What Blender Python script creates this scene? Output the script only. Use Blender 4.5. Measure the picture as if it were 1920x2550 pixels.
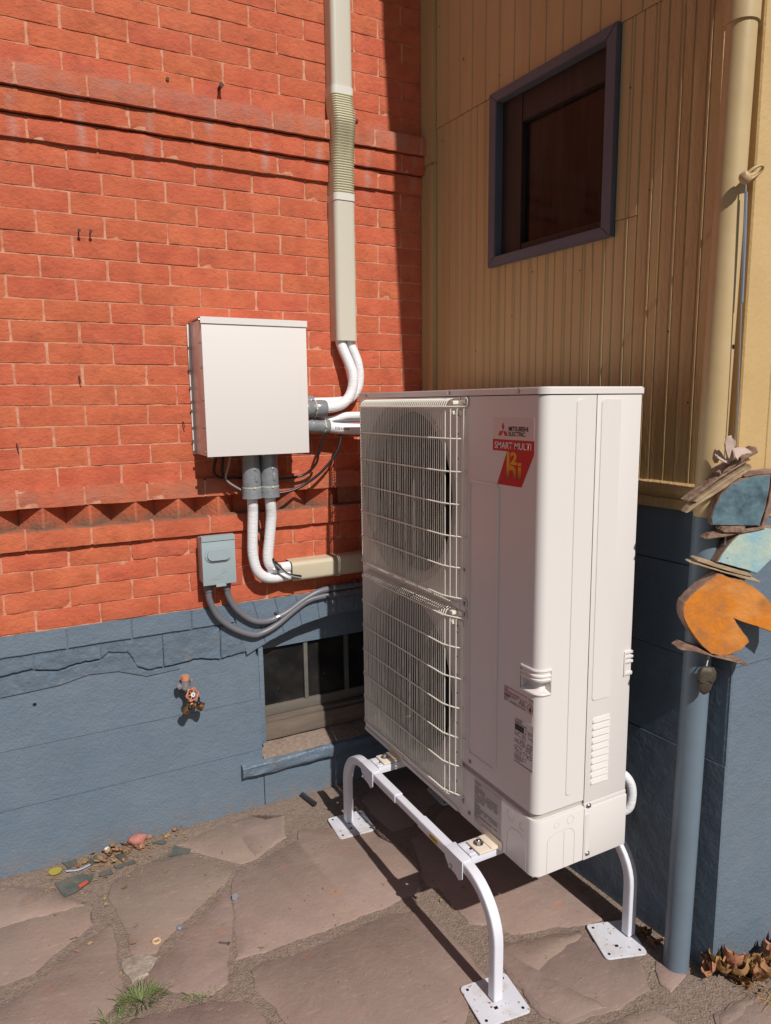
import bpy, bmesh, math, random
from math import sin, cos, pi, radians, sqrt, hypot
from mathutils import Vector, Matrix, noise as mn

# ------------------------------------------------------------------ camera, sky, sun, exposure
SC = bpy.context.scene
COL = SC.collection
for o in list(bpy.data.objects):
    bpy.data.objects.remove(o)
CAM_P = Vector((-1.19086, -1.40152, 1.31164))
CAM_R = Vector((0.8837227, -0.4678747, -0.0112874))
CAM_U = Vector((0.0813892, 0.1298884, 0.9881826))
CAM_F = Vector((0.4608795, 0.8741981, -0.1528653))
FPX = 1773.66
cam = bpy.data.cameras.new('camera')
cam.sensor_fit = 'HORIZONTAL'; cam.sensor_width = 36.0
cam.lens = 36.0 * FPX / 1920.0
cam.clip_start = 0.02; cam.clip_end = 400
camo = bpy.data.objects.new('camera', cam); COL.objects.link(camo)
mw = Matrix((CAM_R, CAM_U, -CAM_F)).transposed().to_4x4(); mw.translation = CAM_P
camo.matrix_world = mw
SC.camera = camo

SUN_D = Vector((-0.030, 1.0, -0.95)).normalized()      # direction the light travels
SUN_EL = math.asin(-SUN_D.z)
w = bpy.data.worlds.new('World'); SC.world = w; w.use_nodes = True
nt = w.node_tree; bg = nt.nodes['Background']
sky = nt.nodes.new('ShaderNodeTexSky'); sky.sky_type = 'NISHITA'; sky.sun_disc = False
sky.sun_elevation = SUN_EL; sky.sun_rotation = math.pi - 0.03
sky.air_density = 1.0; sky.dust_density = 1.2; sky.ozone_density = 1.0
nt.links.new(sky.outputs[0], bg.inputs[0]); bg.inputs[1].default_value = 0.05
sl = bpy.data.lights.new('sun', 'SUN'); sl.energy = 5.0; sl.angle = radians(0.53); sl.color = (1.0, 0.96, 0.91)
so = bpy.data.objects.new('sun', sl); COL.objects.link(so)
so.rotation_euler = SUN_D.to_track_quat('-Z', 'Y').to_euler(); so.location = (0, -6, 6)
vs = SC.view_settings
vs.view_transform = 'Standard'; vs.look = 'None'; vs.exposure = -0.32; vs.gamma = 1.0; vs.use_curve_mapping = False
SC.render.engine = 'CYCLES'
SC.cycles.use_denoising = True
SC.cycles.max_bounces = 8; SC.cycles.transparent_max_bounces = 8
SC.cycles.sample_clamp_indirect = 6.0

rnd = random.Random(7)
YA = 1.285            # plane of the brick wall
XB, TB = 0.425, 0.055 # siding wall: x = XB + TB*(YA-y)
ZG = -0.35            # paving

# ------------------------------------------------------------------ materials
def mat(name, col, rough=0.5, metal=0.0, col2=None, vscale=6.0, vlo=0.35, vhi=0.65, bumps=(), spec=0.5, coat=0.0,
        objvar=0.0, stretch=(1, 1, 1), rough2=None, trans=0.0, ior=1.45, specks=None, bstretch=(1, 1, 1)):
    m = bpy.data.materials.new(name); m.use_nodes = True
    t = m.node_tree; N = t.nodes; L = t.links
    b = N['Principled BSDF']
    b.inputs['Roughness'].default_value = rough; b.inputs['Metallic'].default_value = metal
    b.inputs['Specular IOR Level'].default_value = spec; b.inputs['Coat Weight'].default_value = coat
    b.inputs['Coat Roughness'].default_value = 0.15
    b.inputs['Transmission Weight'].default_value = trans; b.inputs['IOR'].default_value = ior
    b.inputs['Base Color'].default_value = (*col, 1)
    g = N.new('ShaderNodeNewGeometry')
    def scaled(s):
        v = N.new('ShaderNodeVectorMath'); v.operation = 'MULTIPLY'; v.inputs[1].default_value = s
        L.new(g.outputs['Position'], v.inputs[0]); return v.outputs[0]
    out = None
    if col2:
        n = N.new('ShaderNodeTexNoise'); n.inputs['Scale'].default_value = vscale; n.inputs['Detail'].default_value = 6
        n.inputs['Roughness'].default_value = 0.6
        L.new(scaled(stretch), n.inputs['Vector'])
        mr = N.new('ShaderNodeMapRange'); mr.inputs[1].default_value = vlo; mr.inputs[2].default_value = vhi
        L.new(n.outputs['Fac'], mr.inputs[0])
        mx = N.new('ShaderNodeMix'); mx.data_type = 'RGBA'
        mx.inputs[6].default_value = (*col, 1); mx.inputs[7].default_value = (*col2, 1)
        L.new(mr.outputs[0], mx.inputs[0]); out = mx.outputs[2]
        if rough2 is not None:
            rr = N.new('ShaderNodeMapRange'); rr.inputs[3].default_value = rough; rr.inputs[4].default_value = rough2
            L.new(mr.outputs[0], rr.inputs[0]); L.new(rr.outputs[0], b.inputs['Roughness'])
    if specks:
        sc_, th, scol = specks
        n = N.new('ShaderNodeTexNoise'); n.inputs['Scale'].default_value = sc_; n.inputs['Detail'].default_value = 3
        L.new(g.outputs['Position'], n.inputs['Vector'])
        mr = N.new('ShaderNodeMapRange'); mr.inputs[1].default_value = th; mr.inputs[2].default_value = th + 0.04
        L.new(n.outputs['Fac'], mr.inputs[0])
        mx = N.new('ShaderNodeMix'); mx.data_type = 'RGBA'
        if out: L.new(out, mx.inputs[6])
        else: mx.inputs[6].default_value = (*col, 1)
        mx.inputs[7].default_value = (*scol, 1); L.new(mr.outputs[0], mx.inputs[0]); out = mx.outputs[2]
    if objvar:
        oi = N.new('ShaderNodeObjectInfo'); hs = N.new('ShaderNodeHueSaturation')
        mr = N.new('ShaderNodeMapRange'); mr.inputs[3].default_value = 1 - objvar; mr.inputs[4].default_value = 1 + objvar
        L.new(oi.outputs['Random'], mr.inputs[0]); L.new(mr.outputs[0], hs.inputs['Value'])
        h2 = N.new('ShaderNodeMath'); h2.operation = 'MULTIPLY'; h2.inputs[1].default_value = 7.31; L.new(oi.outputs['Random'], h2.inputs[0])
        h3 = N.new('ShaderNodeMath'); h3.operation = 'FRACT'; L.new(h2.outputs[0], h3.inputs[0])
        mr2 = N.new('ShaderNodeMapRange'); mr2.inputs[3].default_value = 0.5 - objvar * .08; mr2.inputs[4].default_value = 0.5 + objvar * .08
        L.new(h3.outputs[0], mr2.inputs[0]); L.new(mr2.outputs[0], hs.inputs['Hue'])
        if out: L.new(out, hs.inputs['Color'])
        else: hs.inputs['Color'].default_value = (*col, 1)
        out = hs.outputs[0]
    if out: L.new(out, b.inputs['Base Color'])
    prev = None
    for (s, st, dist, det) in bumps:
        n = N.new('ShaderNodeTexNoise'); n.inputs['Scale'].default_value = s; n.inputs['Detail'].default_value = det
        n.inputs['Roughness'].default_value = 0.55
        L.new(scaled(bstretch), n.inputs['Vector'])
        bp = N.new('ShaderNodeBump'); bp.inputs['Strength'].default_value = st; bp.inputs['Distance'].default_value = dist
        L.new(n.outputs['Fac'], bp.inputs['Height'])
        if prev: L.new(prev, bp.inputs['Normal'])
        prev = bp.outputs[0]
    if prev: L.new(prev, b.inputs['Normal'])
    m['out'] = 1
    return m

def nodes_of(m):
    t = m.node_tree; return t, t.nodes, t.links, t.nodes['Principled BSDF']

def pos_mask(t, axis, a, b_):
    g = t.nodes.new('ShaderNodeNewGeometry'); s = t.nodes.new('ShaderNodeSeparateXYZ')
    t.links.new(g.outputs['Position'], s.inputs[0])
    mr = t.nodes.new('ShaderNodeMapRange'); mr.inputs[1].default_value = a; mr.inputs[2].default_value = b_
    t.links.new(s.outputs[axis], mr.inputs[0]); return mr.outputs[0]

def math_(t, op, a, b_=None):
    n = t.nodes.new('ShaderNodeMath'); n.operation = op
    for i, v in enumerate((a, b_)):
        if v is None: continue
        if isinstance(v, (int, float)): n.inputs[i].default_value = v
        else: t.links.new(v, n.inputs[i])
    return n.outputs[0]

def overlay(m, fac, col):
    """mix another colour over a material's base colour where fac is 1 (stains, dust, wear with a place of their own)"""
    t, N, L, b = nodes_of(m)
    mx = N.new('ShaderNodeMix'); mx.data_type = 'RGBA'
    s = b.inputs['Base Color']
    if s.is_linked: L.new(s.links[0].from_socket, mx.inputs[6])
    else: mx.inputs[6].default_value = s.default_value
    mx.inputs[7].default_value = (*col, 1); L.new(fac, mx.inputs[0]); L.new(mx.outputs[2], s)

def noise_fac(t, scale, lo, hi, stretch=(1, 1, 1), detail=5):
    g = t.nodes.new('ShaderNodeNewGeometry')
    v = t.nodes.new('ShaderNodeVectorMath'); v.operation = 'MULTIPLY'; v.inputs[1].default_value = stretch
    t.links.new(g.outputs['Position'], v.inputs[0])
    n = t.nodes.new('ShaderNodeTexNoise'); n.inputs['Scale'].default_value = scale; n.inputs['Detail'].default_value = detail
    t.links.new(v.outputs[0], n.inputs['Vector'])
    mr = t.nodes.new('ShaderNodeMapRange'); mr.inputs[1].default_value = lo; mr.inputs[2].default_value = hi
    t.links.new(n.outputs['Fac'], mr.inputs[0]); return mr.outputs[0]

m_brick = mat('brick_paint', (.60, .152, .075), .82, col2=(.50, .114, .056), vscale=11, bumps=((300, .9, .0022, 3), (70, .8, .0045, 6), (16, .4, .006, 4)),
              objvar=.045, spec=.3, bstretch=(.85, 1, 1.1))
t, N, L, b = nodes_of(m_brick)
overlay(m_brick, math_(t, 'MULTIPLY', noise_fac(t, 24, .52, .68, (.9, 1, 1.1)), .35), (.31, .085, .052))
overlay(m_brick, math_(t, 'MULTIPLY', noise_fac(t, 3.2, .5, .75), .25), (.58, .17, .092))
overlay(m_brick, math_(t, 'MULTIPLY', noise_fac(t, 60, .64, .69, (.8, 1, 1.3)), .4), (.22, .06, .04))
overlay(m_brick, math_(t, 'MULTIPLY', noise_fac(t, 110, .68, .72), .25), (.64, .24, .15))
# pale lime streaks running down from the joints of the top corbel course
g = N.new('ShaderNodeNewGeometry'); s = N.new('ShaderNodeSeparateXYZ'); L.new(g.outputs['Position'], s.inputs[0])
wob = noise_fac(t, 7, 0, 1, (1, 1, .6))
sx = math_(t, 'ADD', s.outputs[0], math_(t, 'MULTIPLY', wob, .05))
ph = math_(t, 'PINGPONG', math_(t, 'ADD', sx, .845 + .025), .105)
st = N.new('ShaderNodeMapRange'); st.inputs[1].default_value = .022; st.inputs[2].default_value = .0
L.new(ph, st.inputs[0])
zz = math_(t, 'MULTIPLY', pos_mask(t, 2, 2.06, 2.2), pos_mask(t, 2, 2.32, 2.29))
overlay(m_brick, math_(t, 'MULTIPLY', math_(t, 'MULTIPLY', st.outputs[0], zz), math_(t, 'MULTIPLY', noise_fac(t, 14, .35, .6), .6)), (.50, .32, .28))
overlay(m_brick, math_(t, 'MULTIPLY', math_(t, 'MULTIPLY', pos_mask(t, 2, 2.29, 2.31), pos_mask(t, 2, 2.42, 2.36)), math_(t, 'MULTIPLY', noise_fac(t, 12, .3, .65), .55)), (.40, .21, .17))
overlay(m_brick, math_(t, 'MULTIPLY', math_(t, 'MULTIPLY', pos_mask(t, 2, .95, .98), pos_mask(t, 2, 1.06, 1.0)), math_(t, 'MULTIPLY', noise_fac(t, 14, .3, .65), .5)), (.40, .19, .14))
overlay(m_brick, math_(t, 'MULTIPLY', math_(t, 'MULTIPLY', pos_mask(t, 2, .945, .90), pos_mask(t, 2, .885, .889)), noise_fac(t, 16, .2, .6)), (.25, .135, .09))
m_mortar = mat('mortar', (.66, .33, .215), .9, col2=(.50, .19, .11), vscale=40, bumps=((260, .6, .003, 3),), specks=(90, .64, (.30, .12, .08)))
m_blue = mat('blue_masonry_paint', (.144, .192, .246), .42, col2=(.128, .174, .226), vscale=5,
             bumps=((115, 1.0, .0026, 3), (30, .6, .005, 5), (7, .5, .012, 3)), spec=.55, specks=(55, .80, (.30, .34, .38)))
t, N, L, b = nodes_of(m_blue)
overlay(m_blue, math_(t, 'MULTIPLY', math_(t, 'MULTIPLY', pos_mask(t, 2, -.24, -.345), noise_fac(t, 22, .35, .65)), .5), (.24, .17, .125))
overlay(m_blue, math_(t, 'MULTIPLY', noise_fac(t, 2.3, .45, .7), .35), (.172, .212, .25))
overlay(m_blue, math_(t, 'MULTIPLY', noise_fac(t, 5, .55, .72, (2.5, 1, .5)), .35), (.125, .165, .205))
overlay(m_blue, math_(t, 'MULTIPLY', noise_fac(t, 75, .72, .74), .8), (.11, .125, .14))
m_bluerough = mat('blue_paint_on_stone', (.132, .178, .228), .38, col2=(.11, .148, .19), vscale=14, bumps=((26, .9, .012, 6), (120, .4, .003, 3)))
t, N, L, b = nodes_of(m_bluerough)
overlay(m_bluerough, math_(t, 'MULTIPLY', noise_fac(t, 18, .60, .66), .5), (.23, .19, .17))
m_bluedark = mat('blue_render_rough', (.14, .185, .235), .55, col2=(.12, .16, .205), vscale=8, bumps=((18, .8, .008, 6), (90, .5, .003, 3)))
m_tan = mat('tan_siding_paint', (.545, .39, .195), .5, col2=(.49, .342, .165), vscale=4, stretch=(3, 3, .4), spec=.4,
            bumps=((60, .3, .0025, 4), (14, .2, .004, 3)), bstretch=(1, 1.6, .10), specks=(34, .74, (.22, .13, .06)))
m_tanrough = mat('tan_siding_weathered', (.54, .375, .18), .45, col2=(.51, .335, .152), vscale=9, stretch=(3, 3, .5), spec=.4,
                 bumps=((40, 1.0, .006, 6), (130, .8, .004, 3)), bstretch=(1, 1.3, .25))
m_tanwall = mat('tan_rough_paint', (.60, .41, .19), .5, col2=(.55, .365, .165), vscale=5, bumps=((70, .5, .003, 4), (200, .3, .0015, 2)), specks=(60, .77, (.36, .23, .11)))
m_tanpipe = mat('tan_pipe_paint', (.57, .42, .225), .42, col2=(.52, .375, .19), vscale=6, bumps=((40, .25, .002, 3),))
m_bluepipe = mat('blue_pipe_paint', (.158, .208, .258), .42, col2=(.142, .19, .238), vscale=6, bumps=((40, .2, .002, 3),), specks=(50, .76, (.30, .33, .36)))
m_frame = mat('slate_window_paint', (.105, .115, .148), .5, bumps=((50, .3, .002, 3),), col2=(.09, .10, .128))
m_sash = mat('old_sash_wood', (.034, .023, .018), .6, col2=(.02, .014, .011), vscale=20, stretch=(2, 2, .3), bumps=((90, .5, .002, 4),))
m_room = mat('dark_room', (.035, .022, .016), .9, col2=(.06, .03, .018), vscale=3)
m_glass = mat('window_glass', (.010, .008, .007), .07, col2=(.028, .02, .015), vscale=6, spec=.22, stretch=(3, 3, .5), rough2=.22, specks=(60, .74, (.07, .06, .05)))
m_dusty = mat('dusty_glass', (.012, .012, .012), .10, col2=(.035, .032, .029), vscale=7, vlo=.45, vhi=.8, specks=(120, .71, (.30, .28, .26)), rough2=.4, spec=.3)
m_wood = mat('weathered_green_wood', (.082, .108, .105), .7, col2=(.15, .125, .10), vscale=9, bumps=((70, .4, .002, 4),), stretch=(.4, 1, 2))
m_woodraw = mat('raw_sill_wood', (.20, .15, .115), .85, col2=(.125, .10, .08), vscale=14, stretch=(.3, 1, 2), bumps=((80, .5, .003, 5),))
m_unit = mat('unit_enamel', (.755, .716, .692), .30, spec=.5, coat=.15, bumps=((500, .05, .0004, 2),))
m_unit2 = mat('unit_inner_panel', (.50, .47, .43), .45)
m_grille = mat('grille_wire_coating', (.80, .775, .68), .35)
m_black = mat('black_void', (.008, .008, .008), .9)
m_fan = mat('fan_plastic', (.014, .014, .015), .4)
m_box = mat('branch_box_enamel', (.765, .726, .70), .30, coat=.1, spec=.45)
m_boxside = m_box
m_stand = mat('stand_white_coating', (.74, .745, .81), .35, coat=.1, specks=(70, .80, (.35, .28, .22)))
m_plate = mat('plate_white_coating', (.70, .70, .75), .45, col2=(.56, .49, .44), vscale=14, vlo=.48, vhi=.75, specks=(70, .64, (.30, .20, .13)))
m_cream = mat('cream_foot_enamel', (.78, .68, .55), .4, specks=(80, .72, (.4, .33, .27)))
m_steel = mat('zinc_steel', (.55, .56, .57), .28, metal=1.0, col2=(.42, .43, .44), vscale=40)
m_cover = mat('cover_duct_plastic', (.60, .565, .47), .38, bumps=((90, .04, .001, 2),))
m_cover2 = mat('cover_duct_beige', (.58, .51, .375), .42, col2=(.55, .48, .34), vscale=8)
m_ribhose = mat('ribbed_sleeve_plastic', (.60, .57, .41), .4)
m_insul = mat('white_insulation', (.80, .80, .82), .5, bumps=((60, .55, .004, 3),), bstretch=(.5, .5, 3.5))
m_insulgray = mat('grey_foam_inside', (.12, .125, .13), .8)
m_tape = mat('grey_duct_tape', (.30, .315, .34), .27, metal=.25, bumps=((55, .7, .004, 4),), col2=(.26, .27, .29), vscale=20)
m_tie = mat('cable_tie_plastic', (.50, .52, .40), .4)
m_disc = mat('grey_disconnect_enamel', (.335, .405, .43), .36, coat=.1, spec=.5)
m_pvc = mat('grey_conduit_plastic', (.165, .165, .185), .36, bumps=((200, .08, .001, 2),))
m_cable = mat('black_cable_sheath', (.018, .017, .017), .32)
m_greycable = mat('grey_cable_sheath', (.30, .28, .27), .4)
m_brass = mat('tarnished_brass', (.38, .215, .10), .38, metal=.85, col2=(.16, .09, .055), vscale=60)
m_wheel = mat('worn_red_wheel', (.42, .115, .085), .5, col2=(.55, .27, .15), vscale=90, metal=.2)
m_galv = mat('galvanised_casting', (.42, .42, .44), .42, metal=.6, col2=(.33, .33, .35), vscale=50)
m_cap = mat('orange_cap_paint', (.58, .20, .09), .6, col2=(.40, .36, .26), vscale=40, vlo=.45, vhi=.7)
m_nail = mat('rusty_iron', (.10, .055, .045), .7, metal=.4)
m_white = mat('white_print', (.90, .76, .72), .5)
m_stk = mat('clear_pinkish_sticker', (.70, .60, .57), .3, coat=.2)
m_red = mat('red_print', (.55, .010, .016), .4)
m_ink = mat('dark_print', (.045, .028, .028), .5)
m_inkred = mat('faded_red_print', (.45, .16, .16), .5)
m_inkgrey = mat('grey_print', (.22, .195, .185), .5)
m_label = mat('rating_label_paper', (.78, .735, .72), .4)
m_warn = mat('warning_label_film', (.50, .475, .465), .3, coat=.3)
m_yellow = mat('yellow_label', (.75, .52, .03), .5)
m_stone = mat('flagstone', (.32, .233, .195), .85, col2=(.275, .198, .165), vscale=7, vlo=.3, vhi=.7, objvar=.14, spec=.25,
              bumps=((9, .45, .014, 6), (60, .5, .003, 6), (210, .5, .0015, 3)), specks=(170, .70, (.48, .40, .35)))
t, N, L, b = nodes_of(m_stone)
overlay(m_stone, math_(t, 'MULTIPLY', noise_fac(t, 3.5, .48, .62), .45), (.34, .235, .185))
overlay(m_stone, math_(t, 'MULTIPLY', noise_fac(t, 80, .69, .72), .7), (.12, .08, .06))
overlay(m_stone, math_(t, 'MULTIPLY', noise_fac(t, 55, .60, .70, (.5, 1.6, 1)), .35), (.44, .33, .275))
overlay(m_stone, math_(t, 'MULTIPLY', noise_fac(t, 5, .52, .60), .30), (.225, .165, .14))
overlay(m_stone, math_(t, 'MULTIPLY', noise_fac(t, 10, .68, .72), .30), (.46, .20, .12))
m_soil = mat('sandy_soil', (.225, .165, .13), .95, col2=(.30, .225, .182), vscale=60, bumps=((160, 1.0, .006, 3), (30, .5, .008, 3)), spec=.2,
             specks=(240, .66, (.42, .34, .28)))
m_soildark = mat('dark_soil', (.12, .085, .065), .95, col2=(.20, .145, .11), vscale=90, bumps=((120, .9, .006, 4),))
m_grit = mat('grit', (.36, .285, .23), .9, objvar=0, col2=(.17, .115, .085), vscale=170, vlo=.42, vhi=.58)
m_rock = mat('pale_rock', (.42, .35, .28), .85, col2=(.24, .19, .15), vscale=45, bumps=((60, .9, .006, 5),))
m_pinkrock = mat('pink_plaster_lump', (.50, .205, .165), .7, col2=(.40, .15, .12), vscale=60, bumps=((90, .7, .004, 4),))
m_shard = mat('green_glass_shard', (.085, .098, .085), .2, col2=(.17, .145, .12), vscale=25, vlo=.4, vhi=.75, rough2=.6)
m_leaf = mat('dry_leaf', (.42, .225, .105), .75, col2=(.28, .13, .06), vscale=50, objvar=.3, bumps=((80, .6, .004, 4),))
m_leafpale = mat('pale_dry_leaf', (.40, .25, .135), .8, col2=(.24, .135, .07), vscale=45, objvar=.38)
m_grass = mat('grass_blade', (.10, .17, .045), .6, col2=(.19, .20, .08), vscale=60)
m_plasticy = mat('yellow_plastic', (.40, .33, .06), .6)
m_redpl = mat('red_plastic', (.55, .09, .05), .5)
m_bluepl = mat('pale_blue_plastic', (.36, .42, .55), .45)
m_clay = mat('brown_clay', (.36, .225, .165), .8, col2=(.20, .125, .10), vscale=25, bumps=((40, .6, .006, 5),))
m_drift = mat('driftwood', (.36, .235, .165), .8, col2=(.16, .085, .06), vscale=30, bumps=((90, 1.0, .006, 6),), stretch=(.5, 1, 2.2))
m_driftpale = mat('pale_driftwood', (.50, .37, .225), .75, col2=(.30, .205, .13), vscale=22, bumps=((70, .6, .004, 5),), stretch=(.5, 1, 2.2))
m_teal = mat('teal_glaze', (.125, .215, .25), .5, col2=(.05, .085, .11), vscale=22, vlo=.42, vhi=.68, bumps=((60, .6, .004, 5),))
m_sky_glaze = mat('pale_blue_glaze', (.30, .50, .56), .5, col2=(.50, .58, .47), vscale=17, vlo=.4, vhi=.62, bumps=((60, .5, .004, 5),), specks=(46, .69, (.14, .24, .28)))
m_orange = mat('orange_glaze', (.68, .22, .022), .5, col2=(.42, .165, .055), vscale=19, vlo=.42, vhi=.70, bumps=((90, .5, .003, 4), (14, .4, .006, 4)), specks=(110, .70, (.40, .15, .05)))
t, N, L, b = nodes_of(m_orange)
overlay(m_orange, math_(t, 'MULTIPLY', noise_fac(t, 9, .5, .62, (1, 1, 2.5)), .5), (.74, .33, .10))
m_acorn = mat('bronze_acorn', (.10, .082, .06), .6, metal=.3, col2=(.07, .056, .042), vscale=50, bumps=((90, .5, .003, 4),))
m_rope = mat('painted_hook', (.50, .36, .19), .5, bumps=((90, .4, .002, 3),))
m_wire = mat('galvanised_wire', (.42, .44, .48), .35, metal=.8)

# relief that grows towards the weathered end of the siding
# gradient print: the orange letters fade to dark red downwards
m_fade = mat('orange_fading_print', (.80, .38, .008), .4)
t, N, L, b = nodes_of(m_fade)
overlay(m_fade, pos_mask(t, 2, 1.135, 1.100), (.26, .02, .02))

# ------------------------------------------------------------------ mesh helpers
class MB:
    def __init__(self): self.bm = bmesh.new(); self.mi = 0
    def add(self, tb, mi=None):
        if mi is None: mi = self.mi
        for f in tb.faces: f.material_index = mi
        me = bpy.data.meshes.new('tmp'); tb.to_mesh(me); tb.free(); self.bm.from_mesh(me); bpy.data.meshes.remove(me); return self
    def poly(self, pts, mi=None):
        vs_ = [self.bm.verts.new(p) for p in pts]; f = self.bm.faces.new(vs_); f.material_index = self.mi if mi is None else mi; return f
    def box(self, x0, x1, y0, y1, z0, z1, bev=0.0, seg=2, M=None, mi=None):
        tb = bmesh.new(); bmesh.ops.create_cube(tb, size=1)
        for v in tb.verts:
            v.co = Vector((x0 + (v.co.x + .5) * (x1 - x0), y0 + (v.co.y + .5) * (y1 - y0), z0 + (v.co.z + .5) * (z1 - z0)))
        if bev: bmesh.ops.bevel(tb, geom=tb.edges[:], offset=bev, segments=seg, affect='EDGES', profile=.6)
        if M: bmesh.ops.transform(tb, matrix=M, verts=tb.verts)
        return self.add(tb, mi)
    def cyl(self, p0, p1, r, seg=16, r2=None, bev=0, mi=None, cap=True):
        p0 = Vector(p0); p1 = Vector(p1); d = p1 - p0; tb = bmesh.new()
        bmesh.ops.create_cone(tb, cap_ends=cap, segments=seg, radius1=r, radius2=r if r2 is None else r2, depth=d.length)
        if bev: bmesh.ops.bevel(tb, geom=[e for e in tb.edges if len(e.link_faces) == 2 and e.calc_face_angle(0) > .8], offset=bev, segments=2, affect='EDGES')
        M = Matrix.Translation((p0 + p1) / 2) @ d.to_track_quat('Z', 'Y').to_matrix().to_4x4()
        bmesh.ops.transform(tb, matrix=M, verts=tb.verts); return self.add(tb, mi)
    def ball(self, c, r, sub=2, scale=(1, 1, 1), jit=0, seed=0, mi=None):
        tb = bmesh.new(); bmesh.ops.create_icosphere(tb, subdivisions=sub, radius=r)
        for v in tb.verts:
            k = 1 + jit * mn.noise(v.co * (1.3 / r) + Vector((seed * 3.1, seed, 0)))
            v.co = Vector((v.co.x * scale[0] * k, v.co.y * scale[1] * k, v.co.z * scale[2] * k)) + Vector(c)
        return self.add(tb, mi)
    def tube(self, pts, r, seg=10, prof=None, up=None, cap=True, mi=None):
        """round tube (r number or list) or a swept 2-D profile along a path"""
        pts = [Vector(p) for p in pts]; n = len(pts); tb = bmesh.new(); rings = []
        t0 = (pts[1] - pts[0]).normalized()
        ref = Vector(up) if up else (Vector((0, 0, 1)) if abs(t0.z) < .9 else Vector((1, 0, 0)))
        u = (ref - t0 * ref.dot(t0)).normalized()
        for i, p in enumerate(pts):
            t_ = ((pts[min(i + 1, n - 1)] - pts[max(i - 1, 0)])).normalized()
            if up:
                u = Vector(up) - t_ * Vector(up).dot(t_)
                u = u.normalized()
            else:
                u = (u - t_ * u.dot(t_)).normalized()
            v = t_.cross(u)
            rr = r[i] if isinstance(r, (list, tuple)) else r
            pr = [(a * rr, c * rr) for a, c in prof] if prof else [(rr * cos(2 * pi * k / seg), rr * sin(2 * pi * k / seg)) for k in range(seg)]
            rings.append([tb.verts.new(p + u * a + v * c) for a, c in pr])
        for i in range(n - 1):
            a, c = rings[i], rings[i + 1]; m = len(a)
            for k in range(m): tb.faces.new((a[k], a[(k + 1) % m], c[(k + 1) % m], c[k]))
        if cap: tb.faces.new(rings[0][::-1]); tb.faces.new(rings[-1])
        bmesh.ops.recalc_face_normals(tb, faces=tb.faces[:])
        return self.add(tb, mi)
    def prism(self, poly, f0, f1, bev=0.0, mi=None, mi_front=None):
        """poly: 2-D points; f0,f1 map them to the two 3-D faces"""
        tb = bmesh.new()
        a = [tb.verts.new(f0(*p)) for p in poly]; c = [tb.verts.new(f1(*p)) for p in poly]; m = len(poly)
        fa = tb.faces.new(a); fc = tb.faces.new(c[::-1])
        for k in range(m): tb.faces.new((a[(k + 1) % m], a[k], c[k], c[(k + 1) % m]))
        bmesh.ops.recalc_face_normals(tb, faces=tb.faces[:])
        if bev: bmesh.ops.bevel(tb, geom=list(fa.edges), offset=bev, segments=2, affect='EDGES')
        for f in tb.faces: f.material_index = self.mi if mi is None else mi
        if mi_front is not None:
            fr = max(tb.faces, key=lambda f: f.calc_area() if (f.calc_center_median() - sum((Vector(f0(*p)) for p in poly), Vector()) / m).length < .02 else 0)
            fr.material_index = mi_front
        me = bpy.data.meshes.new('tmp'); tb.to_mesh(me); tb.free(); self.bm.from_mesh(me); bpy.data.meshes.remove(me); return self
    def lathe(self, prof, M, seg=24, mi=None):
        """prof: (radius, height) along local z"""
        tb = bmesh.new(); rings = []
        for r, h in prof:
            rings.append([tb.verts.new(M @ Vector((max(r, 1e-5) * cos(2 * pi * k / seg), max(r, 1e-5) * sin(2 * pi * k / seg), h))) for k in range(seg)])
        for a, c in zip(rings, rings[1:]):
            for k in range(seg): tb.faces.new((a[k], a[(k + 1) % seg], c[(k + 1) % seg], c[k]))
        bmesh.ops.remove_doubles(tb, verts=tb.verts, dist=2e-5)
        bmesh.ops.recalc_face_normals(tb, faces=tb.faces[:])
        return self.add(tb, mi)
    def mesh(self, name, smooth=35):
        me = bpy.data.meshes.new(name); self.bm.to_mesh(me); self.bm.free()
        if smooth:
            me.shade_smooth(); me.set_sharp_from_angle(angle=radians(smooth))
        return me

def spline(pts, n=6):
    P = [Vector(p) for p in pts]; P = [P[0] * 2 - P[1]] + P + [P[-1] * 2 - P[-2]]; out = []
    for i in range(1, len(P) - 2):
        for k in range(n):
            t_ = k / n; a, b_, c, d = P[i - 1:i + 3]
            out.append(.5 * ((2 * b_) + (c - a) * t_ + (2 * a - 5 * b_ + 4 * c - d) * t_ ** 2 + (3 * b_ - a - 3 * c + d) * t_ ** 3))
    out.append(P[-2]); return out

ORG = {}
def thing(name, label, cat, loc=(0, 0, 0), group=None):
    o = bpy.data.objects.new(name, None); COL.objects.link(o); o.location = loc; o.empty_display_size = .05
    o['label'] = label; o['category'] = cat
    if group: o['group'] = group
    ORG[o] = Vector(loc); return o
def org(p): 
    return ORG.get(p, Vector((0, 0, 0)))
def obj(name, mb, mats, parent=None, smooth=35, label=None, kind=None, cat=None, group=None):
    """one mesh object; vertices are given in world space and shifted to the thing's base"""
    me = mb.mesh(name, smooth) if isinstance(mb, MB) else mb
    for m in (mats if isinstance(mats, (list, tuple)) else [mats]): me.materials.append(m)
    o = bpy.data.objects.new(name, me); COL.objects.link(o)
    if parent:
        me.transform(Matrix.Translation(-org(parent))); o.parent = parent; ORG[o] = org(parent)
    if label: o['label'] = label
    if kind: o['kind'] = kind
    if cat: o['category'] = cat
    if group: o['group'] = group
    return o
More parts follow.
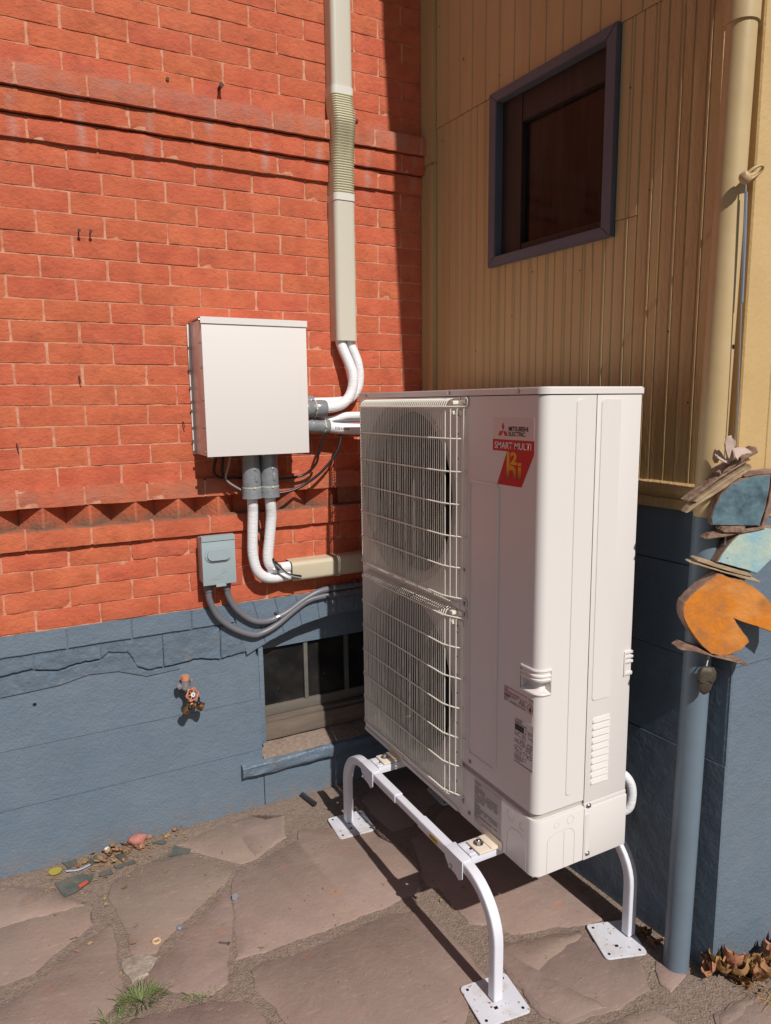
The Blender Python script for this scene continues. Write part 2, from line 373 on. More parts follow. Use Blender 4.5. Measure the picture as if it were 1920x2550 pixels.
def single(name, mb, mats, label, cat, base, smooth=35, group=None, kind=None):
    """a thing that is one mesh, its origin at its base"""
    me = mb.mesh(name, smooth)
    for m in (mats if isinstance(mats, (list, tuple)) else [mats]): me.materials.append(m)
    me.transform(Matrix.Translation(-Vector(base)))
    o = bpy.data.objects.new(name, me); COL.objects.link(o); o.location = base; ORG[o] = Vector(base)
    o['label'] = label; o['category'] = cat
    if group: o['group'] = group
    if kind: o['kind'] = kind
    return o

def px_of(P):
    d = Vector(P) - CAM_P; z = d.dot(CAM_F)
    if z < .05: return None
    return 960 + FPX * d.dot(CAM_R) / z, 1275 - FPX * d.dot(CAM_U) / z

SQ = [(1, 1), (-1, 1), (-1, -1), (1, -1)]
def rsq(h, c):   # rounded square profile
    out = []
    for sx_, sy_, a0 in ((1, 1, 0), (-1, 1, 90), (-1, -1, 180), (1, -1, 270)):
        for k in range(4):
            a = radians(a0 + k * 30); out.append((sx_ * (h - c) + c * cos(a), sy_ * (h - c) + c * sin(a)))
    return out
def rrect(x0, x1, y0, y1, r, n=5):
    out = []
    for cx, cy, a0 in ((x1 - r, y1 - r, 0), (x0 + r, y1 - r, 90), (x0 + r, y0 + r, 180), (x1 - r, y0 + r, 270)):
        for k in range(n + 1):
            a = radians(a0 + 90 * k / n); out.append((cx + r * cos(a), cy + r * sin(a)))
    return out

# ================================================================== GROUND
STONES = dict(
 A=[(-1.459,1.26),(-1.351,1.262),(-1.184,1.145),(-1.069,0.994),(-1.07,0.888),(-1.147,0.839),(-1.246,0.76),(-1.339,0.753),(-1.455,0.761)],
 B=[(-1.021,0.861),(-1.016,0.812),(-1.024,0.687),(-1.022,0.58),(-1.019,0.547),(-1.078,0.502),(-1.16,0.407),(-1.337,0.454),(-1.447,0.615),(-1.361,0.662),(-1.26,0.697),(-1.173,0.775),(-1.08,0.832)],
 C=[(-1.014,0.999),(-0.997,0.904),(-0.981,0.778),(-0.983,0.699),(-0.934,0.665),(-0.915,0.669),(-0.835,0.744),(-0.626,0.895),(-0.599,0.932),(-0.708,1.104),(-0.786,1.141),(-0.905,1.116),(-0.996,1.07)],
 D=[(-0.651,0.844),(-0.65,0.773),(-0.674,0.671),(-0.715,0.552),(-0.757,0.448),(-0.804,0.418),(-0.89,0.477),(-0.959,0.546),(-0.961,0.585),(-0.914,0.626),(-0.875,0.661)],
 E=[(-0.752,1.185),(-0.58,1.225),(-0.431,1.245),(-0.389,1.185),(-0.316,1.169),(-0.364,1.029),(-0.501,0.958),(-0.564,0.953),(-0.7,1.115)],
 F=[(-0.584,0.924),(-0.53,0.914),(-0.468,0.951),(-0.331,0.988),(-0.304,1.053),(-0.185,0.999),(-0.023,0.887),(-0.008,0.788),(0.004,0.738),(0.003,0.646),(-0.048,0.522),(-0.125,0.511),(-0.188,0.503),(-0.445,0.5),(-0.598,0.502),(-0.654,0.512),(-0.703,0.518),(-0.684,0.615),(-0.655,0.725),(-0.635,0.835)],
 G=[(-0.683,0.456),(-0.641,0.477),(-0.565,0.456),(-0.454,0.453),(-0.205,0.471),(-0.104,0.423),(-0.086,0.319),(-0.076,0.196),(-0.08,0.104),(-0.155,0.079),(-0.188,0.041),(-0.245,-0.012),(-0.293,-0.064),(-0.644,0.127),(-0.654,0.238),(-0.672,0.34),(-0.691,0.381)],
 H=[(-1.102,0.427),(-1.021,0.449),(-0.921,0.429),(-0.808,0.402),(-0.717,0.347),(-0.695,0.271),(-0.677,0.196),(-0.694,0.105),(-1.101,0.279)],
 I=[(0.053,0.777),(0.009,0.633),(-0.032,0.533),(0.001,0.495),(-0.003,0.401),(-0.002,0.303),(0.05,0.275),(0.066,0.233),(0.087,0.195),(0.208,0.165),(0.297,0.128),(0.388,0.113),(0.415,0.241),(0.431,0.366),(0.42,0.436),(0.43,0.747),(0.403,0.964),(0.179,0.841)],
 J=[(0.009,1.119),(0.003,0.992),(0.014,0.86),(0.098,0.855),(0.185,0.905),(0.387,1.021),(0.319,1.219),(0.171,1.239)],
 K=[(0.079,0.17),(0.184,0.144),(0.287,0.11),(0.298,-0.011),(0.358,-0.068),(0.297,-0.158),(0.185,-0.162),(0.107,-0.148),(0.002,-0.136),(-0.034,-0.072),(-0.021,0.01),(-0.026,0.075),(-0.017,0.136),(0.0,0.170),(0.036,0.195)],
 L=[(0.383,-0.299),(0.475,-0.297),(0.588,-0.317),(0.736,-0.341),(0.758,-0.415),(0.562,-0.529),(0.303,-0.388)],
 M=[(0.367,-0.107),(0.398,-0.091),(0.426,-0.146),(0.435,-0.17),(0.347,-0.191),(0.341,-0.163)],
 N=[(0.162,-0.188),(0.259,-0.203),(0.275,-0.268),(0.216,-0.341),(-0.027,-0.209),(0.089,-0.178)],
)
def inside(poly, x, y):
    c = False; n = len(poly)
    for i in range(n):
        x1, y1 = poly[i]; x2, y2 = poly[i - 1]
        if (y1 > y) != (y2 > y) and x < (x2 - x1) * (y - y1) / (y2 - y1) + x1: c = not c
    return c
def grade(vals_dense, far):
    a, b_, st_ = vals_dense; out = []
    v = a
    while v <= b_ + 1e-6: out.append(v); v += st_
    return [a - f for f in reversed(far)] + out + [b_ + f for f in far]
xs = grade((-1.75, 1.0, .022), (.3, 1, 3, 9, 30)); ys = grade((-.75, 1.42, .022), (.3, 1, 3, 9, 30))
gb = MB(); V = []
def soil_z(x, y):
    h = .004 * mn.noise(Vector((x * 9, y * 9, 0))) + .0025 * mn.noise(Vector((x * 31, y * 31, 3)))
    wall_d = YA - y
    if x < .3 and 0 < wall_d < .16: h += .007 * (1 - wall_d / .16)
    return ZG - .0042 + h * .75
for y in ys:
    V.append([gb.bm.verts.new((x, y, soil_z(x, y))) for x in xs])
for j in range(len(ys) - 1):
    for i in range(len(xs) - 1):
        gb.bm.faces.new((V[j][i], V[j][i + 1], V[j + 1][i + 1], V[j + 1][i]))
ground = obj('ground', gb, m_soil, kind='structure', smooth=180)
g2 = MB(); g2.poly([(-40, -40, ZG + .012), (40, -40, ZG + .012), (40, -3.4, ZG + .012), (-40, -3.4, ZG + .012)]); g2.poly([(-40, -3.4, ZG + .012), (-3.6, -3.4, ZG + .012), (-3.6, 1.2, ZG + .012), (-40, 1.2, ZG + .012)]); lw = obj('added_dark_grass', g2, mat('added_grass_dark', (.05, .075, .025), .9, col2=(.075, .08, .035), vscale=5), kind='structure'); lw['label'] = 'unseen dark grass added beyond the paved corner to cut bounced light'  # dark green ground out of view, added to cut light bounced off the soil
ground['label'] = 'sandy soil with gravel between the flagstones'

def stone_mesh(poly, seed, z0=ZG):
    pts = []
    n = len(poly)
    for i in range(n):
        a = Vector(poly[i]); b_ = Vector(poly[(i + 1) % n]); d = (b_ - a).length; k = max(1, int(d / .016))
        for q in range(k):
            p = a.lerp(b_, q / k)
            nn = Vector((mn.noise(Vector((p.x * 22, p.y * 22, seed))), mn.noise(Vector((p.x * 22, p.y * 22, seed + 9)))))
            n2 = Vector((mn.noise(Vector((p.x * 70, p.y * 70, seed))), mn.noise(Vector((p.x * 70, p.y * 70, seed + 5)))))
            pts.append(p + nn * .009 + n2 * .004)
    if sum(pts[i].x * pts[(i + 1) % len(pts)].y - pts[(i + 1) % len(pts)].x * pts[i].y for i in range(len(pts))) < 0: pts.reverse()
    cx = sum((p for p in pts), Vector((0, 0))) / len(pts)
    rr = random.Random(seed); tx = rr.uniform(-.006, .006); ty = rr.uniform(-.006, .006)
    def zt(p): return z0 + tx * (p.x - cx.x) + ty * (p.y - cx.y)
    m = MB(); bm = m.bm; N_ = len(pts); r0 = []; r1 = []; r2 = []
    for i, p in enumerate(pts):
        e = (pts[(i + 1) % N_] - pts[i - 1]).normalized(); inn = Vector((-e.y, e.x))
        r0.append(bm.verts.new((p.x, p.y, z0 - .045)))
        r1.append(bm.verts.new((p.x, p.y, zt(p) - .0022 - .003 * abs(mn.noise(Vector((p.x * 40, p.y * 40, 2)))))))
        q = p + inn * .0035
        r2.append(bm.verts.new((q.x, q.y, zt(q))))
    for i in range(N_):
        j = (i + 1) % N_
        bm.faces.new((r0[i], r0[j], r1[j], r1[i])); bm.faces.new((r1[i], r1[j], r2[j], r2[i]))
    f = bm.faces.new(r2); bmesh.ops.triangulate(bm, faces=[f])
    return m
for i, (k, poly) in enumerate(STONES.items()):
    fs = obj('flagstone', stone_mesh(poly, i + 1), m_stone, ground, smooth=50)
    if k in 'AKLNE':
        # a layer of the stone has flaked away along one side: the rest of it stands a little proud
        rr = random.Random(i * 7 + 3); cx = sum(p[0] for p in poly) / len(poly); cy = sum(p[1] for p in poly) / len(poly)
        for q_ in range(2 if k in 'K' else 1):
            a = rr.uniform(0, 6.28); nx_, ny_ = cos(a), sin(a); off = rr.uniform(-.02, .10)
            ins = [(cx + (x - cx) * .93, cy + (y - cy) * .93) for x, y in poly]; cl = []
            for e in range(len(ins)):
                p, q = ins[e], ins[(e + 1) % len(ins)]; dp = (p[0] - cx) * nx_ + (p[1] - cy) * ny_ - off; dq = (q[0] - cx) * nx_ + (q[1] - cy) * ny_ - off
                if dp >= 0: cl.append(p)
                if (dp >= 0) != (dq >= 0):
                    t_ = dp / (dp - dq); cl.append((p[0] + (q[0] - p[0]) * t_, p[1] + (q[1] - p[1]) * t_))
            if len(cl) >= 4: obj('stone_flake', stone_mesh(cl, 200 + i + 31 * q_, ZG + .0014 + .001 * q_), m_stone, fs, smooth=50)
# paving outside the picture goes on
for i in range(26):
    cx = -2.6 + (i % 7) * .62 + rnd.uniform(-.05, .05); cy = -2.4 + (i // 7) * .58 + rnd.uniform(-.04, .04)
    n = 7; poly = [(cx + .29 * cos(2 * pi * q / n + i) * rnd.uniform(.85, 1.05), cy + .27 * sin(2 * pi * q / n + i) * rnd.uniform(.85, 1.05)) for q in range(n)]
    if max(p[1] for p in poly) > -.42 and max(p[0] for p in poly) > -1.2: continue
    obj('flagstone', stone_mesh(poly, 40 + i), m_stone, ground, smooth=50)
# split edge on one stone and the thin slate chip on it
sp = MB()
sp.mi = 0
# grit: thousands of small stones, as one object
gv = []; gf = []
TET = [(1, 1, 1), (-1, -1, 1), (-1, 1, -1), (1, -1, -1)]
def pebble(x, y, z, r):
    b0 = len(gv); a = rnd.uniform(0, 6.28); ca, sa = cos(a), sin(a)
    for (px, py, pz) in ((1, 0, 0), (0, 1, 0), (-1, 0, 0), (0, -1, 0), (0, 0, .8), (0, 0, -.8)):
        k = rnd.uniform(.6, 1.15) * r
        gv.append((x + (px * ca - py * sa) * k, y + (px * sa + py * ca) * k, z + pz * k * .8))
    for f_ in ((0, 1, 4), (1, 2, 4), (2, 3, 4), (3, 0, 4), (1, 0, 5), (2, 1, 5), (3, 2, 5), (0, 3, 5)):
        gf.append(tuple(b0 + q for q in f_))
polys = list(STONES.values())
cnt = 0
while cnt < 26000:
    x = rnd.uniform(-1.45, .75); y = rnd.uniform(-.45, 1.28)
    on = any(inside(p_, x, y) for p_ in polys)
    pr = .97
    if on:
        d = YA - y
        pr = .03 + (.45 * max(0, 1 - d / .33) if x < -.5 else .05 * max(0, 1 - d / .2))
        if x < -1.0 and y > .75: pr = max(pr, .16)
    if rnd.random() > pr: continue
    r = .0008 + .0030 * rnd.random() ** 3
    if rnd.random() < .015: r *= 2
    pebble(x, y, (ZG + .0005 if on else soil_z(x, y)) + r * .25, r); cnt += 1
me = bpy.data.meshes.new('grit'); me.from_pydata(gv, [], gf); me.materials.append(m_grit)
o = bpy.data.objects.new('grit', me); COL.objects.link(o); o['kind'] = 'stuff'; o['label'] = 'fine grit and gravel in the joints and along the wall foot'

# ================================================================== BRICK WALL
bw = thing('brick_wall', 'orange red painted brick wall with stepped corbels and a pointed brick frieze', 'wall', (-.5, YA, .53))
rb = random.Random(3)
def brick_mesh(seed, w_=.2015, h=.0645, dep=.06, jit=.0010, rough=.0006, nx=7, nz=3, edge=.0012):
    m = MB(); bm = m.bm; r_ = random.Random(seed); G = []
    for j in range(nz + 1):
        row = []
        for i in range(nx + 1):
            u = i / nx; v = j / nz
            x = (u - .5) * w_; z = v * h; y = rough * 2 * mn.noise(Vector((u * 4, v * 2, seed))) + r_.uniform(-rough, rough)
            ex = i in (0, nx); ez = j in (0, nz)
            if ex or ez: y += edge * (1.5 if ex and ez else 1.0) * r_.uniform(.7, 1.4)
            if ex: x += r_.uniform(-jit, jit) + (-.5 + (i == 0)) * .0014 * (2.0 if ez else 0)
            if ez: z += jit * 1.1 * mn.noise(Vector((u * 5, j * 3.3, seed + 4))) + r_.uniform(-.3, .3) * jit
            row.append(bm.verts.new((x, y, z)))
        G.append(row)
    if seed % 9 == 8 or seed in (83, 86):      # a chipped edge or corner
        i = r_.choice((0, 1, 3, 5, nx)); j = r_.choice((0, nz)); v = G[j][i]; v.co.y += .005; v.co.z += (.004 if j == 0 else -.004) * r_.uniform(.5, 1)
        if i in (0, nx): v.co.x += .005 if i == 0 else -.005
    for j in range(nz):
        for i in range(nx): bm.faces.new((G[j][i], G[j][i + 1], G[j + 1][i + 1], G[j + 1][i]))
    ring = G[0][:] + [G[j][nx] for j in range(1, nz + 1)] + [G[nz][i] for i in range(nx - 1, -1, -1)] + [G[j][0] for j in range(nz - 1, 0, -1)]
    back = [bm.verts.new((v.co.x, dep, v.co.z)) for v in ring]
    for k in range(len(ring)):
        q = (k + 1) % len(ring); bm.faces.new((ring[q], ring[k], back[k], back[q]))
    bmesh.ops.recalc_face_normals(bm, faces=bm.faces[:])
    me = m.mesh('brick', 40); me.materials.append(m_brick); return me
SMOOTHB = [brick_mesh(i) for i in range(14)]
CORB = [brick_mesh(50 + i, h=.0672, jit=.0016, rough=.0008, dep=.11, edge=.0016) for i in range(6)]
ROUGHB = [brick_mesh(80 + i, h=.0668, jit=.0020, rough=.0016, edge=.0018) for i in range(8)]
PX = MB(); field = []
nvis = 0
X_L, X_R = -2.6, XB + .005
def place_brick(me, xc, z0, front, wscale=1.0, flip=False):
    global nvis
    c = (xc, YA - front, z0)
    vis = False
    for dx in (-.1 * wscale, 0, .1 * wscale):
        q = px_of((xc + dx, YA - front, z0 + .03))
        if q and -5 < q[0] < 1925 and -25 < q[1] < 2555: vis = True
    hid = (z0 < 1.05 and xc > .10) or (z0 < .92 and xc > .06)
    if vis and not hid and nvis < 299:
        o = bpy.data.objects.new('brick', me); COL.objects.link(o); o.parent = bw
        o.location = Vector(c) - org(bw); o.scale = (-wscale if flip else wscale, 1, 1)
        nvis += 1
    else: field.append((me, c, wscale))
COURSES = []
for k in range(4): COURSES.append((.534 + .072 * k, .0, 'r', [.736, .829, .736, .825][k] * -1))
COURSES.append((.822, .018, 'c', -.745))
COURSES.append((.965, .022, 'c', -.758))
for k in range(16): COURSES.append((1.031 + .0701 * k, .0, 's', -.840 if k % 2 == 0 else -.735))
COURSES += [(2.152, .014, 'c', -.846), (2.2255, .028, 'c', -.743), (2.298, .042, 'c', -.869)]
for k in range(17): COURSES.append((2.371 + .069 * k, .0, 's', [-.725, -.826, -.724, -.831][k % 4] + rb.uniform(-.004, .004)))
for (z0, fr, kind, jx) in COURSES:
    pitch = .2095
    n0 = math.floor((X_L - jx) / pitch); x = jx + n0 * pitch
    while x < X_R - .02:
        x1 = min(x + pitch * 1.0, X_R); wd = x1 - x
        if wd > .03:
            pool = {'s': SMOOTHB, 'c': CORB, 'r': ROUGHB}[kind]
            place_brick(rb.choice(pool), (x + x1) / 2 + rb.uniform(-.0012, .0012), z0 + .0022 + rb.uniform(-.0005, .0005), fr + rb.uniform(-.0012, .0012), (wd - .0066 + rb.uniform(-.0015, .0015)) / .2015)
        x += pitch
# pointed frieze: square bricks set on the diagonal
dm = []
for i in range(4):
    m = MB(); r_ = random.Random(i)
    a = .0755
    poly = [(-a, a), (-a + .004, a - .006), (-.004, .003 + r_.uniform(0, .002)), (.004, .003), (a - .004, a - .006), (a, a)]
    m.prism(poly, lambda x, y: Vector((x, y, 0)), lambda x, y: Vector((x, y, .077)))
    m_ = m.mesh('brick', 20); m_.materials.append(m_brick); dm.append(m_)
xx = -1.106 - .151 * 9
while xx < -.02:
    q = px_of((xx, YA - .02, .92)); c = (xx + rb.uniform(-.002, .002), YA - .0205 + rb.uniform(-.002, .002), .8885)
    if q and -40 < q[0] < 1925:
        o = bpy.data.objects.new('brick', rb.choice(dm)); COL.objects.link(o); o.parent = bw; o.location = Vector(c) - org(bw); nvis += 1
    else: field.append((dm[0], c, 1.0))
    xx += .151
fb = bmesh.new()
for me, c, s_ in field:
    k = len(fb.verts); fb.from_mesh(me); fb.verts.ensure_lookup_table()
    for v in fb.verts[k:]: v.co = Vector((v.co.x * s_ + c[0], v.co.y + c[1], v.co.z + c[2]))
m = MB(); m.bm.free(); m.bm = fb
o = obj('brick_field', m, m_brick, bw, smooth=40); o['kind'] = 'stuff'
m = MB()
J = .0036
m.box(X_L, X_R, YA + .0052, YA + .3, .527, .890)
m.box(X_L, X_R, YA - .0105, YA + .01, 2.156, 2.2215)
m.box(X_L, X_R, YA - .0145, YA + J + .06, .826, .8885)       # mortar bed on the ledge under the frieze
m.box(X_L, X_R, YA + .056, YA + .3, .8902, .966)
m.box(X_L, X_R, YA + J, YA + .3, .9665, 3.6)
m.box(X_L, X_R, YA - .0385, YA + J + .002, 2.302, 2.3655)
m.box(X_L, X_R, YA - .0245, YA + J + .002, 2.2295, 2.2945)
m.box(X_L, X_R, YA - .0185, YA + J + .06, .969, 1.028)
obj('mortar', m, m_mortar, bw)
print('bricks as parts', nvis)

# ================================================================== FOUNDATION UNDER THE BRICK WALL
fw = thing('foundation_wall', 'blue painted foundation under the brick wall with a cracked brick band and tap', 'wall', (-.5, YA, ZG))
CR = [(-2.6, .38), (-1.75, .385), (-1.45, .375), (-1.28, .39), (-1.184, .399), (-1.102, .38), (-1.035, .394), (-.957, .396), (-.929, .415), (-.86, .403), (-.845, .376), (-.836, .344), (-.793, .324), (-.696, .324), (-.619, .334), (-.518, .315), (-.42, .327)]
def crz(x):
    for (a, za), (b_, zb) in zip(CR, CR[1:]):
        if a <= x <= b_: return za + (zb - za) * (x - a) / (b_ - a) + .0035 * mn.noise(Vector((x * 60, 0, 0))) + .004 * mn.noise(Vector((x * 21, 4, 0)))
    return .33
WX0, WX1 = -.362, .47      # basement window opening
def archz(x):              # underside of the flat arch over the window
    a = (x - .055) / .49
    return .428 - .105 * a * a + .003 * mn.noise(Vector((x * 30, 2, 1)))
# upper painted bricks
bj = [-2.6]; x = -1.062 - .219 * 7
m_ = None
xs_j = []
x = -1.062 - .219 * 7
while x < -.47: xs_j.append(x); x += .219
xs_j.append(-.455)
for a, b_ in zip(xs_j, xs_j[1:]):
    m = MB(); n = 10
    top = [(a + .002 + (b_ - a - .004) * q / n, .531 + .0018 * mn.noise(Vector((q, a * 9, 1)))) for q in range(n + 1)]
    bot = [(a + .002 + (b_ - a - .004) * q / n, .4565 + .0025 * mn.noise(Vector((q, a * 9, 5)))) for q in range(n, -1, -1)]
    off = rb.uniform(-.001, .0015)
    m.prism(top + bot, lambda x, z: Vector((x, YA - .006 - off, z)), lambda x, z: Vector((x, YA + .06, z)), bev=.003)
    obj('brick', m, m_blue, fw)
# lower painted bricks, their underside follows the crack
xs2 = [v + .107 for v in xs_j if v + .107 < -.50]
xs2 = [xs2[0] - .219] + xs2 + [-.415]
for a, b_ in zip(xs2, xs2[1:]):
    m = MB(); n = 26
    top = [(a + .002 + (b_ - a - .004) * q / n, .4515 + .002 * mn.noise(Vector((q, a * 9, 3)))) for q in range(n + 1)]
    bot = []
    for q in range(n, -1, -1):
        xq = a + .002 + (b_ - a - .004) * q / n; bot.append((xq, crz(xq) + .0035 + .002 * abs(mn.noise(Vector((xq * 90, 8, 0))))))
    off = rb.uniform(-.001, .003)
    m.prism(top + bot, lambda x, z: Vector((x, YA - .006 - off, z)), lambda x, z: Vector((x, YA + .06, z)), bev=.003)
    obj('brick', m, m_bluerough, fw)
# splayed arch bricks over the window
for i in range(12):
    x0 = -.455 + i * .0875; x1 = x0 + .0865
    sl0 = (x0 + .02) * .18; sl1 = (x1 + .02) * .18
    m = MB(); pts = [(x0 + sl0 * .2, .531), (x1 + sl1 * .2, .531)]
    for q in range(5):
        xx = x1 + (x0 - x1) * q / 4; z_ = max(archz(xx), .30); pts.append((xx - (xx + .02) * .10, z_))
    m.prism(pts, lambda x, z: Vector((x, YA - .007, z)), lambda x, z: Vector((x, YA + .09, z)), bev=.002)
    obj('brick', m, m_blue, fw)
# concrete below, cast in lifts
def lift(x0, x1, ztop, z0, y, mat_=m_blue, bev=.0012, n=None):
    m = MB()
    if callable(ztop):
        n = max(4, int((x1 - x0) / .012)); top = [(x0 + (x1 - x0) * q / n, ztop(x0 + (x1 - x0) * q / n)) for q in range(n + 1)]
    else: top = [(x0, ztop), (x1, ztop)]
    m.prism(top + [(x1, z0), (x0, z0)], lambda x, z: Vector((x, y, z)), lambda x, z: Vector((x, YA + .25, z)), bev=bev)
    return obj('concrete_lift', m, mat_, fw)
lift(X_L, WX0 - .003, lambda x: crz(x) - .0035 if x < -.43 else min(.318, .30 + .0), .1195, YA - .0035, m_blue)
lift(X_L, WX0 - .001, .1185, -.1005, YA - .0022)
lift(X_L, WX0 - .001, -.1015, -.55, YA - .0042)
lift(-.36, .55, -.206, -.55, YA - .004)
m = MB(); m.box(X_L, WX0 - .01, YA + .008, YA + .2, -.5, .527); m.box(WX0 - .02, .6, YA + .02, YA + .25, .44, .527)
m.box(X_L, WX0, YA + .003, YA + .02, .4, .525); 
obj('wall_core', m, m_bluedark, fw)
# raised lumps of old render just below the crack
m = MB(); pts = []
for q in range(40):
    xx = -1.75 + q * .028; pts.append((xx, crz(xx) - .006))
low = [(-.67, .305), (-.80, .30), (-.9, .338), (-1.0, .345), (-1.1, .325), (-1.25, .318), (-1.5, .31), (-1.75, .31)]
m.prism([p for p in pts if p[0] < -.66] + low, lambda x, z: Vector((x, YA - .009 - .004 * mn.noise(Vector((x * 16, z * 20, 0))), z)), lambda x, z: Vector((x, YA + .01, z)), bev=.004)
obj('render_patch', m, m_bluerough, fw)
# jamb, stone sill
m = MB(); m.box(WX0 - .0015, WX0 + .018, YA - .0005, YA + .09, -.08, .335, .003); obj('jamb', m, m_blue, fw)
m = MB(); n = 46; rows = []
for j in range(7):
    v = j / 6; row = []
    for i in range(n + 1):
        x = -.457 + (.99) * i / n
        z = -.196 + .052 * v + (.004 * mn.noise(Vector((x * 14, 3, v))) if j in (0, 6) else 0)
        y = YA - .036 - .007 * mn.noise(Vector((x * 17, v * 2.2, 1))) - .005 * mn.noise(Vector((x * 45, v * 5, 7))) + (.006 if j in (0, 6) else 0)
        row.append(m.bm.verts.new((x, y, z)))
    rows.append(row)
row = [m.bm.verts.new((v.co.x, YA + .14, v.co.z + .018)) for v in rows[-1]]; rows.append(row)
low = [m.bm.verts.new((v.co.x, YA + .05, v.co.z)) for v in rows[0]]; rows.insert(0, low)
for j in range(len(rows) - 1):
    for i in range(n): m.bm.faces.new((rows[j][i], rows[j][i + 1], rows[j + 1][i + 1], rows[j + 1][i]))
m.bm.faces.new([r[0] for r in rows]); m.bm.faces.new([r[-1] for r in rows][::-1])
bmesh.ops.recalc_face_normals(m.bm, faces=m.bm.faces[:])
obj('stone_sill', m, m_bluerough, fw, smooth=50)
m = MB(); n = 30; R_ = []
for j in range(5):
    R_.append([m.bm.verts.new((WX0 + (WX1 - WX0) * i / n, YA - .018 + .029 * j + (.006 * mn.noise(Vector((i * .5, 1, 0))) if j == 0 else 0), -.1375 + .012 * j + .005 * mn.noise(Vector((i * .4, j, 5))) + (.0035 if j else -.004))) for i in range(n + 1)])
for j in range(4):
    for i in range(n): m.bm.faces.new((R_[j][i], R_[j][i + 1], R_[j + 1][i + 1], R_[j + 1][i]))
o = obj('sill_dust', m, m_soil, fw, smooth=180); o['kind'] = 'stuff'
# basement window
bwn = MB()
yg = YA + .098
m = MB(); m.box(WX0 + .001, WX1, YA + .075, YA + .13, .299, .43); obj('head_board', m, m_blue, fw)
bwn.box(WX0 + .001, WX0 + .045, YA + .085, YA + .13, -.02, .298)            # left stile
bwn.box(WX0 + .045, WX1, YA + .085, YA + .13, -.004, .0385, .003)           # bottom rail
wnd = obj('basement_window', bwn, m_wood, fw)
m = MB(); m.box(WX0 + .002, WX1, YA + .058, YA + .135, -.0215, -.0065, .002); m.box(WX0 + .002, WX1, YA + .045, YA + .135, -.094, -.0225, .004)
obj('wooden_sill', m, m_woodraw, wnd)
for xm in (-.128, .0665, .262):
    m = MB(); m.box(xm - .009, xm + .009, YA + .083, YA + .125, .0385, .298, .003); obj('glazing_bar', m, m_wood, wnd)
xe = [WX0 + .045, -.1375, -.1185, .057, .076, .252, .272, WX1]
for a, b_ in zip(xe[::2], xe[1::2]):
    m = MB(); m.box(a, b_, yg, yg + .004, .036, .30); obj('pane', m, m_dusty, wnd)
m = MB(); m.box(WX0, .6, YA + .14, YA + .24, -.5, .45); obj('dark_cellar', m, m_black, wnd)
m = MB(); m.box(WX1, .62, YA - .004, YA + .25, -.21, .44); obj('concrete_lift', m, m_blue, fw)
# small holes with a rusty plug
m = MB(); m.cyl((-1.182, YA - .0036, .272), (-1.182, YA + .01, .272), .0065, 14); obj('pipe_hole', m, m_black, fw)

# ================================================================== SIDING WALL
ct = 1 / sqrt(1 + TB * TB); NB = Vector((-ct, -TB * ct, 0))
def WB(y, off, z):
    return Vector((XB + TB * (YA - y), y, z)) + NB * off
sw = thing('siding_wall', 'tan painted beadboard wall of narrow vertical boards with a slate framed window', 'wall', (XB, .5, 1.0))
def board(y0, y1, z0, z1, bead=True, mat_=m_tan, off=0.0):
    """y0 > y1; V-grooves at the edges and a bead groove down the middle"""
    g = .0032; d = .0045
    yc = (y0 + y1) / 2
    prof = [(y0, -.0025), (y0 - g, .002)]
    if bead: prof += [(yc + g + .001, .002), (yc + .001, -.0012), (yc - .003, .0028), (yc - .0075, .0028), (yc - .0105, -.001), (yc - .0125, .002)]
    prof += [(y1 + g, .002), (y1, -.0025)]
    prof = prof + [(y1, -.02), (y0, -.02)]
    m = MB(); m.prism(prof, lambda y, o_: WB(y, o_ + off, z0), lambda y, o_: WB(y, o_ + off, z1))
    return obj('siding_board', m, mat_, sw, smooth=20)
rs = random.Random(11)
WY0, WY1, WZ0, WZ1 = .845, .265, 1.797, 2.390
low = [1.192 - k * (1.192 - .845) / 4 for k in range(5)]
mid = [.845 - k * (.845 - .265) / 7 for k in range(8)]
rgt = [.265 - k * .0825 for k in range(5)]
for a, b_ in zip(low, low[1:]): board(a, b_, 1.0, 2.3855, off=rs.uniform(-.0005, .0008))
for a, b_ in zip(mid, mid[1:]): board(a, b_, 1.0, 1.81, off=rs.uniform(-.0005, .0008))
for i, (a, b_) in enumerate(zip(rgt, rgt[1:])):
    mm = m_tan if i < 1 else m_tanrough
    if i == 0:
        board(a, b_, 1.0, 1.8395, mat_=mm); board(a, b_, 1.8415, 2.3855, mat_=mm, off=.0004)
    else: board(a, b_ if i < 3 else -.072, 1.0, 2.3855, mat_=mm, off=rs.uniform(-.0005, .0008))
y = 1.192
while y > -.07:
    board(y, max(y - .077, -.072), 2.388, 3.4, bead=False, off=.002 + rs.uniform(-.0004, .0006)); y -= .077
m = MB(); m.prism([(1.283, 0.012), (1.194, .012), (1.194, -.02), (1.283, -.02)], lambda y, o_: WB(y, o_, 1.0), lambda y, o_: WB(y, o_, 2.26), bev=.003)
m.prism([(1.283, 0.016), (1.250, .016), (1.250, .008), (1.283, .008)], lambda y, o_: WB(y, o_, 1.0), lambda y, o_: WB(y, o_, 2.245))
m.prism([(1.283, 0.017), (1.194, .017), (1.194, -.02), (1.283, -.02)], lambda y, o_: WB(y, o_, 2.262), lambda y, o_: WB(y, o_, 3.4), bev=.003)
m.prism([(1.214, 0.022), (1.196, .022), (1.196, .012), (1.214, .012)], lambda y, o_: WB(y, o_, 1.0), lambda y, o_: WB(y, o_, 2.25), bev=.004)
obj('corner_trim', m, m_tan, sw)
m = MB()
m.prism([(-.074, -.020), (-.178, -.020), (-.178, -.05), (-.074, -.05)], lambda y, o_: WB(y, o_, 1.0), lambda y, o_: WB(y, o_, 3.4), bev=.002)
obj('end_post', m, m_tanrough, sw)
